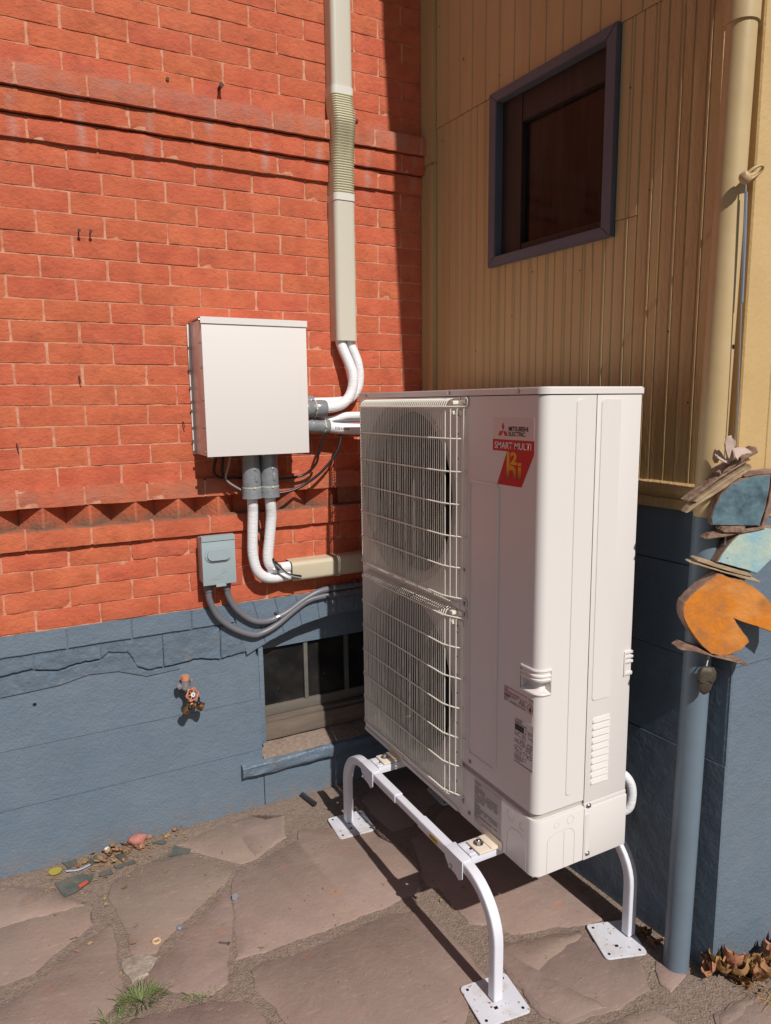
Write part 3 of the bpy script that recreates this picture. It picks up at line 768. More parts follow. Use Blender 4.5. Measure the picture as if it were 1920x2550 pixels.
m = MB(); m.tube([Vector((XB - .001 + .003 * mn.noise(Vector((0, 1, k * .7))), YA - .004, 1.0 + k * .03)) for k in range(70)], [.004 + .002 * mn.noise(Vector((3, 1, k * .9))) for k in range(70)], seg=6)
obj('caulk_bead', m, m_tanwall, sw, smooth=60)
# ledge (water table) at the foot of the siding
def ledge_prof(z):
    return [(-.02, 1.078), (.006, 1.074), (.021, 1.066), (.027, 1.055), (.025, 1.043), (.016, 1.036), (.013, 1.030), (.020, 1.027), (.022, 1.0), (.012, .9965), (-.02, .9965)]
m = MB(); n = 24
for i in range(n):
    ya = 1.28 - (1.28 + .178) * i / n; yb = 1.28 - (1.28 + .178) * (i + 1) / n
    def ring(y): return [WB(y, o_ + .0025 * mn.noise(Vector((y * 14, k, 0))), z + .002 * mn.noise(Vector((y * 11, k, 4)))) for k, (o_, z) in enumerate(ledge_prof(0))]
    A_ = ring(ya); B_ = ring(yb)
    for k in range(len(A_)):
        q = (k + 1) % len(A_)
        m.poly((A_[k], A_[q], B_[q], B_[k]))
bmesh.ops.remove_doubles(m.bm, verts=m.bm.verts, dist=1e-5)
e_ = [e for e in m.bm.edges if e.is_boundary]; bmesh.ops.holes_fill(m.bm, edges=e_)
bmesh.ops.recalc_face_normals(m.bm, faces=m.bm.faces[:])
obj('ledge_moulding', m, m_tanrough, sw, smooth=40)
# backing behind the boards
m = MB(); 
def wbox(m, y0, y1, o0, o1, z0, z1, **k):
    m.prism([(y0, o1), (y1, o1), (y1, o0), (y0, o0)], lambda y, o_: WB(y, o_, z0), lambda y, o_: WB(y, o_, z1), **k)
wbox(m, 1.284, WY0 - .02, -.08, -.0185, 1.0, 3.4); wbox(m, WY0 - .0205, WY1 + .02, -.08, -.0185, 1.0, 1.815)
wbox(m, WY0 - .0205, WY1 + .02, -.08, -.0185, 2.375, 3.4); wbox(m, WY1 + .0195, -.176, -.08, -.0515, 1.0, 3.4); wbox(m, WY1 + .0195, -.07, -.0515, -.0185, 1.0, 3.4)
obj('wall_core', m, m_tan, sw)
for (y_, z_) in ((1.15, 2.33), (.99, 2.31), (.93, 1.5), (.62, 1.75), (.40, 1.72), (.225, 2.2), (.14, 1.9), (.055, 1.5), (.18, 1.25), (-.02, 1.3), (.70, 2.62), (.46, 2.66), (.35, 1.15), (.55, 1.42)):
    m = MB(); p = WB(y_, .0018, z_); m.cyl(p, p + NB * .0009, .0028, 8); obj('nail_head', m, m_nail, sw)
# window in the siding
m = MB(); fwid = .040
def fpoly(m, pts, o0, o1, bev=.002): m.prism(pts, lambda y, z: WB(y, o1, z), lambda y, z: WB(y, o0, z), bev=bev)
a0, a1, z0, z1 = WY0, WY1, WZ0, WZ1; i0, i1, iz0, iz1 = WY0 - fwid, WY1 + fwid, WZ0 + .034, WZ1 - .034
fpoly(m, [(a0, z0), (i0, iz0), (i0, iz1), (a0, z1)], -.06, .019)
fpoly(m, [(a1, z0), (a1, z1), (i1, iz1), (i1, iz0)], -.06, .0195)
fpoly(m, [(a0, z1), (i0, iz1), (i1, iz1), (a1, z1)], -.06, .020)
fpoly(m, [(a0, z0), (a1, z0), (i1, iz0), (i0, iz0)], -.06, .0185)
wnd2 = obj('window', m, m_frame, sw)
m = MB(); sw_ = .085
def sbox(m, y0, y1, z0, z1, o0, o1): m.prism([(y0, z0), (y1, z0), (y1, z1), (y0, z1)], lambda y, z: WB(y, o1, z), lambda y, z: WB(y, o0, z), bev=.002)
sbox(m, i0 - .001, i0 - .105, iz0, iz1, -.075, -.012); sbox(m, i0 - .1055, i1 + .001, iz1 - .095, iz1, -.075, -.0125)
sbox(m, i0 - .1055, i1 + .001, iz0, iz0 + .028, -.075, -.013); sbox(m, i1 + .016, i1 + .001, iz0 + .0285, iz1 - .0955, -.075, -.0135)
obj('sash', m, m_sash, wnd2)
m = MB(); sbox(m, i0 - .10, i1 + .01, iz0 + .02, iz1 - .09, -.036, -.032); obj('pane', m, m_glass, wnd2)
m = MB(); wbox(m, .95, .15, -.62, -.60, 1.6, 2.6); wbox(m, .95, .94, -.60, -.09, 1.6, 2.6); wbox(m, .16, .15, -.60, -.09, 1.6, 2.6); wbox(m, .94, .16, -.60, -.09, 2.58, 2.6); wbox(m, .94, .16, -.60, -.09, 1.6, 1.62)
obj('room_lining', m, m_room, wnd2)
# blue foundation under the siding
f2 = thing('foundation_wall', 'blue foundation in deep shade behind the heat pump under the tan siding', 'wall', (XB, .5, ZG))
for (z0, z1, o_) in ((-.5, .291, .001), (.293, .572, -.001), (.574, .839, .0015), (.841, .9955, -.0005)):
    m = MB(); n = 60
    top = [(1.284 - (1.284 + .199) * q / n) for q in range(n + 1)]
    m.prism([(1.284, o_), (-.199, o_), (-.199, -.2), (1.284, -.2)], lambda y, o__: WB(y, o__, z0), lambda y, o__: WB(y, o__, z1), bev=.0015)
    obj('concrete_lift', m, m_bluedark, f2)
# end wall to the right: tan above, blue below
s3 = thing('siding_wall', 'sunlit tan boarded end wall right of the downspout', 'wall', (.8, -.178, 1.0))
xc_ = XB + TB * (YA + .178)
edges = [xc_ - .003, .618, .74, .86, .98, 1.1, 1.22, 1.34, 1.46, 1.58, 1.7, 1.82, 1.94, 2.06]
for a, b_ in zip(edges, edges[1:]):
    m = MB(); m.prism([(a, -.005), (a + .003, 0), (b_ - .003, 0), (b_, -.005), (b_, -.03), (a, -.03)], lambda x, d: Vector((x, -.178 - d, 1.0)), lambda x, d: Vector((x, -.178 - d, 3.4)), bev=.0)
    obj('siding_board', m, m_tanwall, s3, smooth=20)
m = MB(); m.box(xc_ + .05, 2.06, -.147, -.06, 1.0, 3.4); obj('wall_core', m, m_tan, s3)
m = MB(); m.box(xc_ - .004, 2.06, -.205, -.15, .992, 1.028, .006); obj('ledge_moulding', m, m_tanwall, s3)
f3 = thing('foundation_wall', 'sunlit blue painted foundation at the right edge behind the hanging mobile', 'wall', (.8, -.2, ZG))
xcf = XB + TB * (YA + .2)
for (z0, z1, d) in ((-.5, -.255, .002), (-.253, .18, 0), (.182, .58, .0015), (.582, .9905, 0)):
    m = MB(); n = 22; prof = [(xcf + .002, .06)]
    for k in range(7):
        a = radians(90 * k / 6); prof.append((xcf + .012 - .012 * cos(a), .0 + .012 - .012 * sin(a) - 0))
    prof += [(2.06, 0), (2.06, .2), (xcf + .05, .2)]
    m.prism(prof, lambda x, y_: Vector((x, -.2 - d + y_, z0)), lambda x, y_: Vector((x, -.2 - d + y_, z1)))
    obj('concrete_lift', m, m_blue, f3)
# unseen block added overhead, its flared edge shaped to shade the brick wall corner
m = MB()
poly = [(.372, 2.80), (.285, 4.25), (.27, 5.2), (.62, 5.2), (.62, 2.80)]
m.prism(poly, lambda x, z: Vector((x, -.30, z)), lambda x, z: Vector((x, .12, z)))
single('added_shade_block', m, m_tan, 'unseen tan block added high over the downspout corner to cast shade', 'shade block', (.45, -.1, 2.8))

# ================================================================== DOWNSPOUT
ds = thing('downspout', 'round downspout at the corner painted tan above and blue below', 'downspout', (.452, -.118, ZG))
PB = Vector((.438, -.129, -.345)); PT = Vector((.456, -.151, 2.34))
def pp(z): return PB.lerp(PT, (z - PB.z) / (PT.z - PB.z))
def rough_tube(z0, z1, r, n):
    return [pp(z0 + (z1 - z0) * q / n) for q in range(n + 1)], r
m = MB(); m.tube(*rough_tube(1.0, 2.215, .0355, 24), seg=28); obj('pipe', m, m_tanpipe, ds, label='tan painted upper length of the downspout')
m = MB(); m.tube(*rough_tube(-.352, .9995, .0360, 24), seg=28); obj('pipe', m, m_bluepipe, ds, label='blue painted lower length of the downspout')
m = MB(); m.tube([pp(2.20), pp(2.21), pp(2.34), Vector((.460, -.155, 2.42)), Vector((.48, -.19, 2.55)), Vector((.48, -.24, 2.75))], .0405, seg=24); obj('collar', m, m_tanpipe, ds)
m = MB(); q = pp(1.44) + Vector((.008, -.0352, 0)); m.cyl(q, q + Vector((0, .012, 0)), .006, 12); obj('drilled_hole', m, m_black, ds); m = MB()
q = pp(-.10) + Vector((.026, -.0258, 0)); m.cyl(q, q + Vector((-.008, .01, 0)), .005, 10); obj('drilled_hole', m, m_black, ds)

# ================================================================== HEAT PUMP
H = 1.345; D = .337; W = 1.05
hp = thing('heat_pump', 'tall off-white outdoor heat pump with two fan grilles on a white stand', 'heat pump', (.17, .52, 0))
# fan panel with two round openings
def ringpanel(m, y0, y1, z0, z1, cy, cz, r, x=0.0, n=64):
    out = []; inn = []
    for k in range(n):
        a = 2 * pi * k / n; dy, dz = cos(a), sin(a)
        ts = []
        if dy > 1e-9: ts.append((y1 - cy) / dy)
        if dy < -1e-9: ts.append((y0 - cy) / dy)
        if dz > 1e-9: ts.append((z1 - cz) / dz)
        if dz < -1e-9: ts.append((z0 - cz) / dz)
        t_ = min(ts); out.append((cy + dy * t_, cz + dz * t_)); inn.append((cy + dy * r, cz + dz * r))
    # pull the nearest samples onto the corners
    for c in ((y0, z0), (y0, z1), (y1, z0), (y1, z1)):
        k = min(range(n), key=lambda i: hypot(out[i][0] - c[0], out[i][1] - c[1])); out[k] = c
    O = [m.bm.verts.new((x, a, c)) for a, c in out]; I = [m.bm.verts.new((x, a, c)) for a, c in inn]
    for k in range(n):
        q = (k + 1) % n; m.bm.faces.new((O[q], O[k], I[k], I[q]))
FY, FR = .713, .305; FZ = (1.004, .358)
m = MB(); ringpanel(m, .377, 1.05, .684, 1.324, FY, FZ[0], FR); ringpanel(m, .377, 1.05, .012, .684, FY, FZ[1], FR)
bmesh.ops.remove_doubles(m.bm, verts=m.bm.verts, dist=1e-5); bmesh.ops.recalc_face_normals(m.bm, faces=m.bm.faces[:])
m.box(.0005, .02, 1.0485, 1.0505, .012, 1.324); m.box(.001, D, 1.046, 1.0504, .012, 1.324); m.box(-.002, .012, .3745, .3785, .012, 1.324)
obj('fan_panel', m, m_unit, hp)
m = MB(); m.box(-.0045, 0, .3785, 1.05, .0, .0135, .001); m.box(.004, D - .004, .01, 1.045, -.004, .010); obj('base_pan', m, m_unit, hp)
for cz in FZ:
    MX = Matrix.Translation((0, FY, cz)) @ Matrix.Rotation(radians(90), 4, 'Y')
    m = MB(); prof = [(FR + .010, .001), (FR + .009, -.003), (FR + .005, -.005), (FR + .001, -.0045), (FR - .002, -.002)] + [(FR - .0025, 0.0)] + [(FR - .030 * sin(radians(a)) - 0, .030 - .030 * cos(radians(a)) + .0) for a in range(30, 91, 15)] + [(FR - .030, .045)]
    m.lathe([(r_, h) for r_, h in prof], MX, 64); obj('fan_shroud', m, m_unit2, hp)
    m = MB(); hub = MX @ Matrix.Translation((0, 0, .10))
    m.lathe([(0, -.02), (.05, -.018), (.062, -.008), (.066, .01), (.066, .07), (0, .07)], hub, 24)
    for k in range(3):
        rows = []
        for i in range(7):
            r_ = .06 + (.265 - .06) * i / 6; sweep = .55 * (i / 6) ** 1.3; wid = .75 + .55 * sin(pi * i / 8)
            row = []
            for j in range(7):
                a = 2 * pi * k / 3 + sweep + wid * (j / 6 - .3)
                row.append(m.bm.verts.new(hub @ Vector((r_ * cos(a), r_ * sin(a), .055 - .085 * j / 6 + .01 * sin(pi * j / 6)))))
            rows.append(row)
        for i in range(6):
            for j in range(6): m.bm.faces.new((rows[i][j], rows[i][j + 1], rows[i + 1][j + 1], rows[i + 1][j]))
    obj('fan', m, m_fan, hp, smooth=60)
m = MB(); m.box(.20, .203, .385, 1.04, .02, 1.32); m.box(.035, .2, .383, .386, .02, 1.32); m.box(.035, .2, 1.04, 1.043, .02, 1.32); obj('fan_chamber', m, m_black, hp)
# wrapped service panel
RC = .026
def wrap_path(y_far, x_far, out=0.0, n=8):
    """from the front face round the near corner to the side face; out = distance outwards"""
    pts = [(-out, y_far)]
    for k in range(n + 1):
        a = radians(90 * k / n); pts.append((RC - (RC + out) * cos(a), RC - (RC + out) * sin(a)))
    pts.append((x_far, -out)); return pts
def wrap_strip(m, path, z0, z1, cl=None):
    a = [m.bm.verts.new((x, y, z0)) for x, y in path]; c = [m.bm.verts.new((x, y, z1)) for x, y in path]
    for k in range(len(path) - 1): m.bm.faces.new((a[k + 1], a[k], c[k], c[k + 1]))
    return a, c
HZ0, HZ1, HY, HX = .531, .603, .069, .040
m = MB()
wrap_strip(m, wrap_path(.3745, .1735), .186, HZ0); wrap_strip(m, wrap_path(.3745, .1735), HZ1, 1.324)
for (p0, p1) in (((0, .3745), (0, HY)), ((HX, 0), (.1735, 0))):
    a, c = wrap_strip(m, [p0, p1], HZ0, HZ1)
bmesh.ops.remove_doubles(m.bm, verts=m.bm.verts, dist=1e-5)
# lower edge turns inwards
a, c = wrap_strip(m, wrap_path(.3745, .1735), .186, .186)
inn = [m.bm.verts.new((x + .012 if i < 6 else x, y + (.012 if i > 4 else 0), .186)) for i, (x, y) in enumerate(wrap_path(.3745, .1735))]
for k in range(len(inn) - 1): m.bm.faces.new((a[k], a[k + 1], inn[k + 1], inn[k]))
bmesh.ops.dissolve_degenerate(m.bm, edges=m.bm.edges[:], dist=1e-6)
svc = obj('service_panel', m, m_unit, hp, smooth=30)
# pressed rectangle and ribs
def pressed(m, face, a0, a1, z0, z1, h=.0022, r=.012, bev=.0018):
    pl = rrect(a0, a1, z0, z1, r)
    if face == 'front': m.prism(pl, lambda a, z: Vector((-h, a, z)), lambda a, z: Vector((.002, a, z)), bev=bev)
    else: m.prism(pl, lambda a, z: Vector((a, -h, z)), lambda a, z: Vector((a, .002, z)), bev=bev)
m = MB()
def frame_ridge(m, a0, a1, z0, z1, wd=.007, h=.003):
    pl = rrect(a0, a1, z0, z1, .016); pts = [(-h * .2, a, z) for a, z in pl]; pts.append(pts[0]); m.tube([Vector(p) for p in pts], .0036, seg=8)
frame_ridge(m, .182, .322, .232, 1.080); obj('pressed_rim', m, m_unit, svc)
m = MB(); pressed(m, 'side', .104, .138, .216, 1.314); obj('pressed_rib', m, m_unit, svc)
# handle
m = MB()
def hstrip(prof):
    """prof: (outward, z) pairs swept round the corner between the handle's two ends"""
    rings = []
    for o_, z in prof:
        rings.append([m.bm.verts.new((x, y, z)) for x, y in wrap_path(HY, HX, o_)])
    for a, c in zip(rings, rings[1:]):
        for k in range(len(a) - 1): m.bm.faces.new((a[k], a[k + 1], c[k + 1], c[k]))
    for e in (0, -1): m.bm.faces.new([r[e] for r in rings])
hstrip([(-.004, .6035), (.0035, .602), (.0045, .598), (.001, .594), (.001, .589), (.0045, .586), (.0045, .582), (.0015, .579), (.0015, .577), (.0045, .575), (.0045, .571), (.002, .5675), (-.016, .566), (-.02, .555), (-.016, .542), (-.004, .538), (.003, .536), (.0045, .533), (.003, .5295), (-.004, .529)])
bmesh.ops.recalc_face_normals(m.bm, faces=m.bm.faces[:])
m.box(-.003, .004, HY - .002, HY + .0035, .529, .603, .0015); m.box(HX - .001, HX + .0035, -.003, .004, .529, .603, .0015)
obj('grip_handle', m, m_unit, svc, smooth=40)
m = MB(); wrap_strip(m, wrap_path(.372, .30, -.009), .150, .20)
for z0_, z1_ in ((.2, .52), (.612, 1.32)): m.box(.0195, D - .004, .006, .02, z0_, z1_); m.box(.006, .02, .08, .374, z0_, z1_)
m.box(.178, D - .002, .0008, .005, .18, 1.322); 
obj('inner_frame', m, m_unit2, hp)
# rear side panel
m = MB(); m.box(.1765, D, 0, .004, .175, 1.324, .0012); m.box(D - .003, D, .001, 1.04, .03, 1.324)
rp = obj('rear_side_panel', m, m_unit, hp)
m = MB(); pressed(m, 'side', .190, .262, .478, 1.314); obj('pressed_rib', m, m_unit, rp)
for k in range(10):
    z0 = .2275 + .0206 * k
    m = MB(); pl = []
    rows = []
    for j in range(6):
        t_ = j / 5; rows.append([(.1965, z0 + .0155 * t_), (.2645, z0 + .0155 * t_), -.0048 * (1 - t_) ** .7 if j else -.0048])
    V_ = []
    for j in range(6):
        (xa, z), (xb, _), o_ = rows[j]; e = .004 * (1 - j / 5)
        V_.append([m.bm.verts.new((xa, 0, z)), m.bm.verts.new((xa + .003, o_, z)), m.bm.verts.new((xb - .003, o_, z)), m.bm.verts.new((xb, 0, z))])
    for j in range(5):
        for q in range(3): m.bm.faces.new((V_[j][q], V_[j][q + 1], V_[j + 1][q + 1], V_[j + 1][q]))
    m.bm.faces.new(V_[0][::-1])
    bmesh.ops.recalc_face_normals(m.bm, faces=m.bm.faces[:])
    obj('louvre', m, m_unit, rp, smooth=40)
m = MB()
for z0 in (.594, .580, .566): m.box(.312, D + .006, -.005, .01, z0, z0 + .009, .003)
m.box(.310, D + .006, -.004, .012, .529, .541, .004); m.box(.309, .314, -.004, .004, .529, .603, .0015); m.box(.3145, D + .001, -.0006, .012, .541, .566)
obj('grip_handle', m, m_unit, rp)
# lower covers
m = MB()
a, c = wrap_strip(m, wrap_path(.360, .1755, .002), 0.0, .158)
t2 = [m.bm.verts.new((x, y, .166)) for x, y in wrap_path(.360, .1755, .0)]
t3 = [m.bm.verts.new((x, y, .166)) for x, y in wrap_path(.360, .1755, -.012)]
for k in range(len(c) - 1):
    m.bm.faces.new((c[k + 1], c[k], t2[k], t2[k + 1])); m.bm.faces.new((t2[k + 1], t2[k], t3[k], t3[k + 1]))
b2 = [m.bm.verts.new((x, y, 0)) for x, y in wrap_path(.360, .1755, -.012)]
for k in range(len(a) - 1): m.bm.faces.new((a[k], a[k + 1], b2[k + 1], b2[k]))
lc = obj('lower_cover', m, m_unit, hp, smooth=30)
m = MB(); m.box(.1775, D + .006, -.0022, .012, -.003, .158, .0025); m.box(.1775, D + .003, -.0002, .01, .158, .1725, .002)
lc2 = obj('lower_cover', m, m_unit, hp)
m = MB(); pressed(m, 'side', .181, .197, .015, .140, h=.0034, r=.006, bev=.0006); obj('pressed_rib', m, m_unit, lc2)
m = MB(); m.box(-.0015, .01, .362, .3755, .012, .186, .001); obj('edge_strip', m, m_unit, hp)
def groove(m, pts, r=.0009): m.tube([Vector(p) for p in pts], r, seg=6)
m = MB(); yk = -.0022
groove(m, [(.043, yk, .001), (.043, yk, .095)] + [(.043 + .045 - .045 * cos(radians(a)), yk, .095 + .022 * sin(radians(a))) for a in range(15, 91, 15)] + [(.115, yk, .117)] + [(.115 + .027 * sin(radians(a)), yk, .090 + .027 * cos(radians(a))) for a in range(15, 91, 15)] + [(.142, yk, .001)], .0006)
groove(m, [(.103, yk, .001), (.103, yk, .112)], .0006)
xk = -.0022
groove(m, [(xk, .120, .001), (xk, .120, .05), (xk, .118, .075), (xk, .10, .10), (xk, .06, .105), (xk, .038, .09), (xk, .034, .06), (xk, .034, .001)], .0006)
for cy, cz, r_ in ((.105, .135, .016), (.052, .128, .011)):
    groove(m, [(xk, cy + r_ * cos(radians(a)), cz + r_ * sin(radians(a))) for a in range(0, 361, 20)], .0006)
for cx, cz, r_ in ((.125, .142, .012), (.075, .138, .008)):
    groove(m, [(cx + r_ * cos(radians(a)), yk, cz + r_ * sin(radians(a))) for a in range(0, 361, 20)], .0004)
obj('knockout_line', m, m_unit2, lc)
# top cap
m = MB()
pl = []
for k in range(9):
    a = radians(90 * k / 8); pl.append((RC - (RC + .0035) * cos(a), RC - (RC + .0035) * sin(a)))
pl += [(D + .0035, -.0035), (D + .0035, W + .0035), (-.0035, W + .0035)]
m.prism(pl, lambda x, y_: Vector((x, y_, H)), lambda x, y_: Vector((x, y_, 1.3265)), bev=.003)
obj('top_cap', m, m_unit, hp, smooth=40)
def screw(name_parent, p, d, r=.0055):
    m = MB(); p = Vector(p); d = Vector(d).normalized()
    m.cyl(p, p + d * .0015, r * 1.35, 14); m.cyl(p + d * .0015, p + d * .0045, r, 6); m.cyl(p + d * .0045, p + d * .005, r * .55, 8)
    return obj('screw', m, m_steel, name_parent, smooth=25)
for y_ in (.991, .432, .099): screw(hp, (-.0035, y_, 1.336), (-1, 0, 0))
for (y_, z_) in ((.353, .805), (.313, .202)): screw(svc, (0, y_, z_), (-1, 0, 0))
screw(lc, (-.002, .311, .031), (-1, 0, 0))
for z_ in (.166, .017): screw(lc2, (.192, -.0036, z_), (0, -1, 0))
# small holes down the fan panel's edge
for z_ in (1.27, 1.215, 1.14, 1.005, .9, .62, .60, .52, .46, .40, .30, .2, .1, .06):
    m = MB(); m.cyl((-.0008, .3865, z_), (.003, .3865, z_), .003, 8); obj('panel_hole', m, m_black, hp)
# wire grilles
def grille(zr, ztop, zbot):
    """zr: heights of the horizontal rods"""
    xw = -.030
    m = MB()
    hook_t = [(-.014, ztop - .002), (-.024, ztop - .008), (xw, ztop - .02)]
    n = 49; ys_ = [.985 - (.985 - .411) * k / (n - 1) for k in range(n)]
    for y_ in ys_:
        pts = [(-.002, y_, ztop)] + [(x, y_, z) for x, z in hook_t] + [(xw + rs.uniform(-.001, .001), y_, (ztop + zbot) / 2)] + [(xw, y_, zbot + .02), (-.024, y_, zbot + .008), (-.014, y_, zbot + .002), (-.002, y_, zbot)]
        m.tube([Vector(p) for p in pts], .0018, seg=6, up=(0, 1, 0))
    for (y_, x) in ((.389, -.026), (.368, -.017), (.347, -.007)):
        m.tube([Vector((x + .004, y_, zr[0] + .003)), Vector((x, y_, zr[0] - .01)), Vector((x, y_, zr[-1] + .005)), Vector((x + .006, y_, zr[-1] - .012))], .0017, seg=6, up=(0, 1, 0))
    for (y_, x) in ((1.004, -.024), (1.02, -.014)):
        m.tube([Vector((x, y_, zr[0])), Vector((x, y_, zr[-1]))], .0017, seg=6, up=(0, 1, 0))
    gr = obj('fan_grille', m, m_grille, hp, smooth=60)
    gr['kind'] = 'thing'
    for i, z_ in enumerate(zr):
        m = MB(); pts = [(-.002, 1.04, z_), (-.012, 1.026, z_), (-.026, 1.005, z_), (xw - .0045, .985, z_), (xw - .0045, .415, z_), (-.026, .392, z_), (-.016, .368, z_), (-.002, .340 if i % 2 == 0 else .352, z_)]
        if i in (0, len(zr) - 1):
            e = 1 if i == 0 else -1
            pts[-1] = (-.004, .342, z_); pts += [(-.003, .334, z_ + .004 * e), (-.003, .333, z_ + .02 * e), (-.003, .338, z_ + .026 * e), (-.003, .346, z_ + .024 * e)]
            pts = [Vector(p) for p in pts]
            m.tube(pts, .0027, seg=8)
        else: m.tube([Vector(p) for p in pts], .0026, seg=8)
        obj('cross_rod', m, m_grille, gr, smooth=60)
    for zb in (ztop - .001, zbot + .001):
        m = MB(); m.tube([Vector((-.003, 1.0, zb)), Vector((-.003, .388, zb))], .002, seg=6); obj('cross_rod', m, m_grille, gr, smooth=60)
    for zt in (zr[0] - .018, zr[0] + .012):
        m = MB(); m.box(-.024, -.003, .378, .396, zt - .005, zt + .006, .002); m.box(-.005, -.002, .352, .378, zt - .008, zt + .008, .002)
        obj('grille_clip', m, m_grille, gr)
    screw(gr, (-.003, .343, zr[0] + .015), (-1, 0, 0), .006); screw(gr, (-.003, .343, zr[-1] - .014), (-1, 0, 0), .006)
grille((1.295, 1.201, 1.103, 1.005, .907, .811, .716), 1.319, .694)
grille((.654, .558, .459, .361, .263, .167, .070), .676, .046)

# labels and lettering --------------------------------------------------------------------------
def text_mesh(s_, size, sx_=1.0, bold=0.0, shear=0.0, space=1.0):
    c = bpy.data.curves.new('txt', 'FONT'); c.body = s_; c.size = size; c.offset = bold; c.shear = shear; c.resolution_u = 3; c.space_character = space
    o = bpy.data.objects.new('txt', c); COL.objects.link(o)
    dg = bpy.context.evaluated_depsgraph_get(); dg.update()
    me = bpy.data.meshes.new_from_object(o.evaluated_get(dg)); bpy.data.objects.remove(o); bpy.data.curves.remove(c)
    xs_ = [v.co.x for v in me.vertices]; ys_ = [v.co.y for v in me.vertices]
    return me, min(xs_), max(xs_), min(ys_), max(ys_)
def put_text(m, s_, yl, yr, z0, z1, x, bold=0.0, mi=0, space=1.0):
    """text on the front face (seen from -x): left end at yl, right end at yr, between heights z0 and z1"""
    me, a, b_, c, d = text_mesh(s_, 1.0, bold=bold, space=space)
    for v in me.vertices:
        u = (v.co.x - a) / (b_ - a); w_ = (v.co.y - c) / (d - c)
        v.co = Vector((x, yl + (yr - yl) * u, z0 + (z1 - z0) * w_))
    for p in me.polygons: p.material_index = mi
    m.bm.from_mesh(me); bpy.data.meshes.remove(me)
def quad(m, yl, yr, z0, z1, x, mi=0): m.poly([(x, yl, z0), (x, yr, z0), (x, yr, z1), (x, yl, z1)], mi)
def sheet(m, pts, x, mi=0, t_=.0004):
    m.prism(pts, lambda y, z: Vector((x, y, z)), lambda y, z: Vector((x + t_, y, z)), mi=mi)
m = MB(); sheet(m, rrect(.0375, .2125, 1.2075, 1.2645, .003), -.0007)
stk = obj('brand_sticker', m, m_stk, svc, smooth=0)
m = MB(); sheet(m, [(.2125, 1.2070), (.0365, 1.2070), (.0365, 1.172), (.0845, 1.0835), (.1905, 1.0835), (.1485, 1.1760), (.2125, 1.1760)], -.00072)
obj('red_field', m, m_red, stk, smooth=0)
m = MB(); xk = -.0012
def dia(m, pts): m.poly([(xk, y, z) for y, z in pts])
dia(m, [(.167, 1.2535), (.173, 1.2415), (.167, 1.2300), (.161, 1.2415)])
dia(m, [(.167, 1.2297), (.180, 1.2297), (.1875, 1.2170), (.1745, 1.2170)])
dia(m, [(.1665, 1.2297), (.153, 1.2297), (.1465, 1.2170), (.159, 1.2170)])
obj('emblem', m, m_red, stk, smooth=0)
m = MB(); put_text(m, 'MITSUBISHI', .1425, .0610, 1.2305, 1.2432, xk, bold=.022, space=.92); put_text(m, 'ELECTRIC', .1425, .0720, 1.2172, 1.2290, xk, bold=.022, space=.92)
obj('lettering', m, m_ink, stk, smooth=0)
m = MB(); put_text(m, 'SMART MULTI', .2030, .0470, 1.1825, 1.2005, xk, bold=.014); obj('lettering', m, m_white, stk, smooth=0)
m = MB()
m.poly([(xk, y, z) for y, z in ((.1485, 1.1755), (.1360, 1.1755), (.1360, 1.1015), (.1485, 1.1015))])
arch = []
for k in range(9):
    a = radians(180 - 90 * k / 8); arch.append((.1190 - .0 + .0165 * -cos(a) - .0165, 1.125 + .0135 * sin(a)))
ar_o = [(.1355, 1.1385)] + [(.125 - .018 * sin(radians(q)), 1.1205 + .018 * cos(radians(q))) for q in range(0, 91, 15)] + [(.107, 1.1015), (.118, 1.1015), (.118, 1.118)] + [(.125 - .007 * sin(radians(q)), 1.119 + .007 * cos(radians(q))) for q in range(75, -1, -15)] + [(.1355, 1.126)]
m.poly([(xk - .0001, y, z) for y, z in ar_o])
m.poly([(xk, y, z) for y, z in ((.0995, 1.1480), (.0860, 1.1480), (.0860, 1.1395), (.0995, 1.1395))])
m.poly([(xk, y, z) for y, z in ((.0995, 1.1365), (.0860, 1.1365), (.0860, 1.1015), (.0995, 1.1015))])
put_text(m, '2', .1330, .1035, 1.1412, 1.1752, xk, bold=.045)
obj('lettering', m, m_fade, stk, smooth=0)
# refrigerant warning label
rt = random.Random(5)
def lines(m, yl, yr, z0, z1, nrow, x=-.0011, fill=.5, mi=0, wmin=.003, wmax=.012):
    """rows of illegible fine print as short dashes"""
    h = (z1 - z0) / nrow
    for r_ in range(nrow):
        z_ = z1 - (r_ + .5) * h; y = yl
        while y > yr + wmin:
            w_ = min(rt.uniform(wmin, wmax), y - yr)
            if rt.random() > .12: quad(m, y, y - w_, z_ - h * fill / 2, z_ + h * fill / 2, x, mi)
            y -= w_ + rt.uniform(.0008, .002)
            if rt.random() < .05: break
m = MB(); sheet(m, rrect(.0165, .145, .470, .5155, .0015), -.0006); wl = obj('warning_label', m, m_stk, svc, smooth=0)
m = MB(); lines(m, .1445, .040, .4965, .5145, 5, fill=.62); obj('fine_print', m, m_inkred, wl, smooth=0, kind='stuff')
m = MB(); lines(m, .1445, .085, .4715, .495, 6, fill=.55); quad(m, .144, .118, .484, .494, -.0010); lines(m, .037, .018, .5085, .513, 1, fill=.6); lines(m, .085, .045, .4718, .479, 2, fill=.4); obj('fine_print', m, m_inkgrey, wl, smooth=0, kind='stuff')
m = MB(); put_text(m, 'A2L', .0780, .0500, .4825, .4945, -.0011, bold=.01)
fl = [(.0305, .4775), (.0345, .482), (.0335, .487), (.031, .490), (.0308, .495), (.0285, .490), (.0272, .4855), (.0262, .489), (.0250, .483), (.0275, .478)]
m.poly([(-.0011, y, z) for y, z in fl]); obj('lettering', m, m_ink, wl, smooth=0)
m = MB()
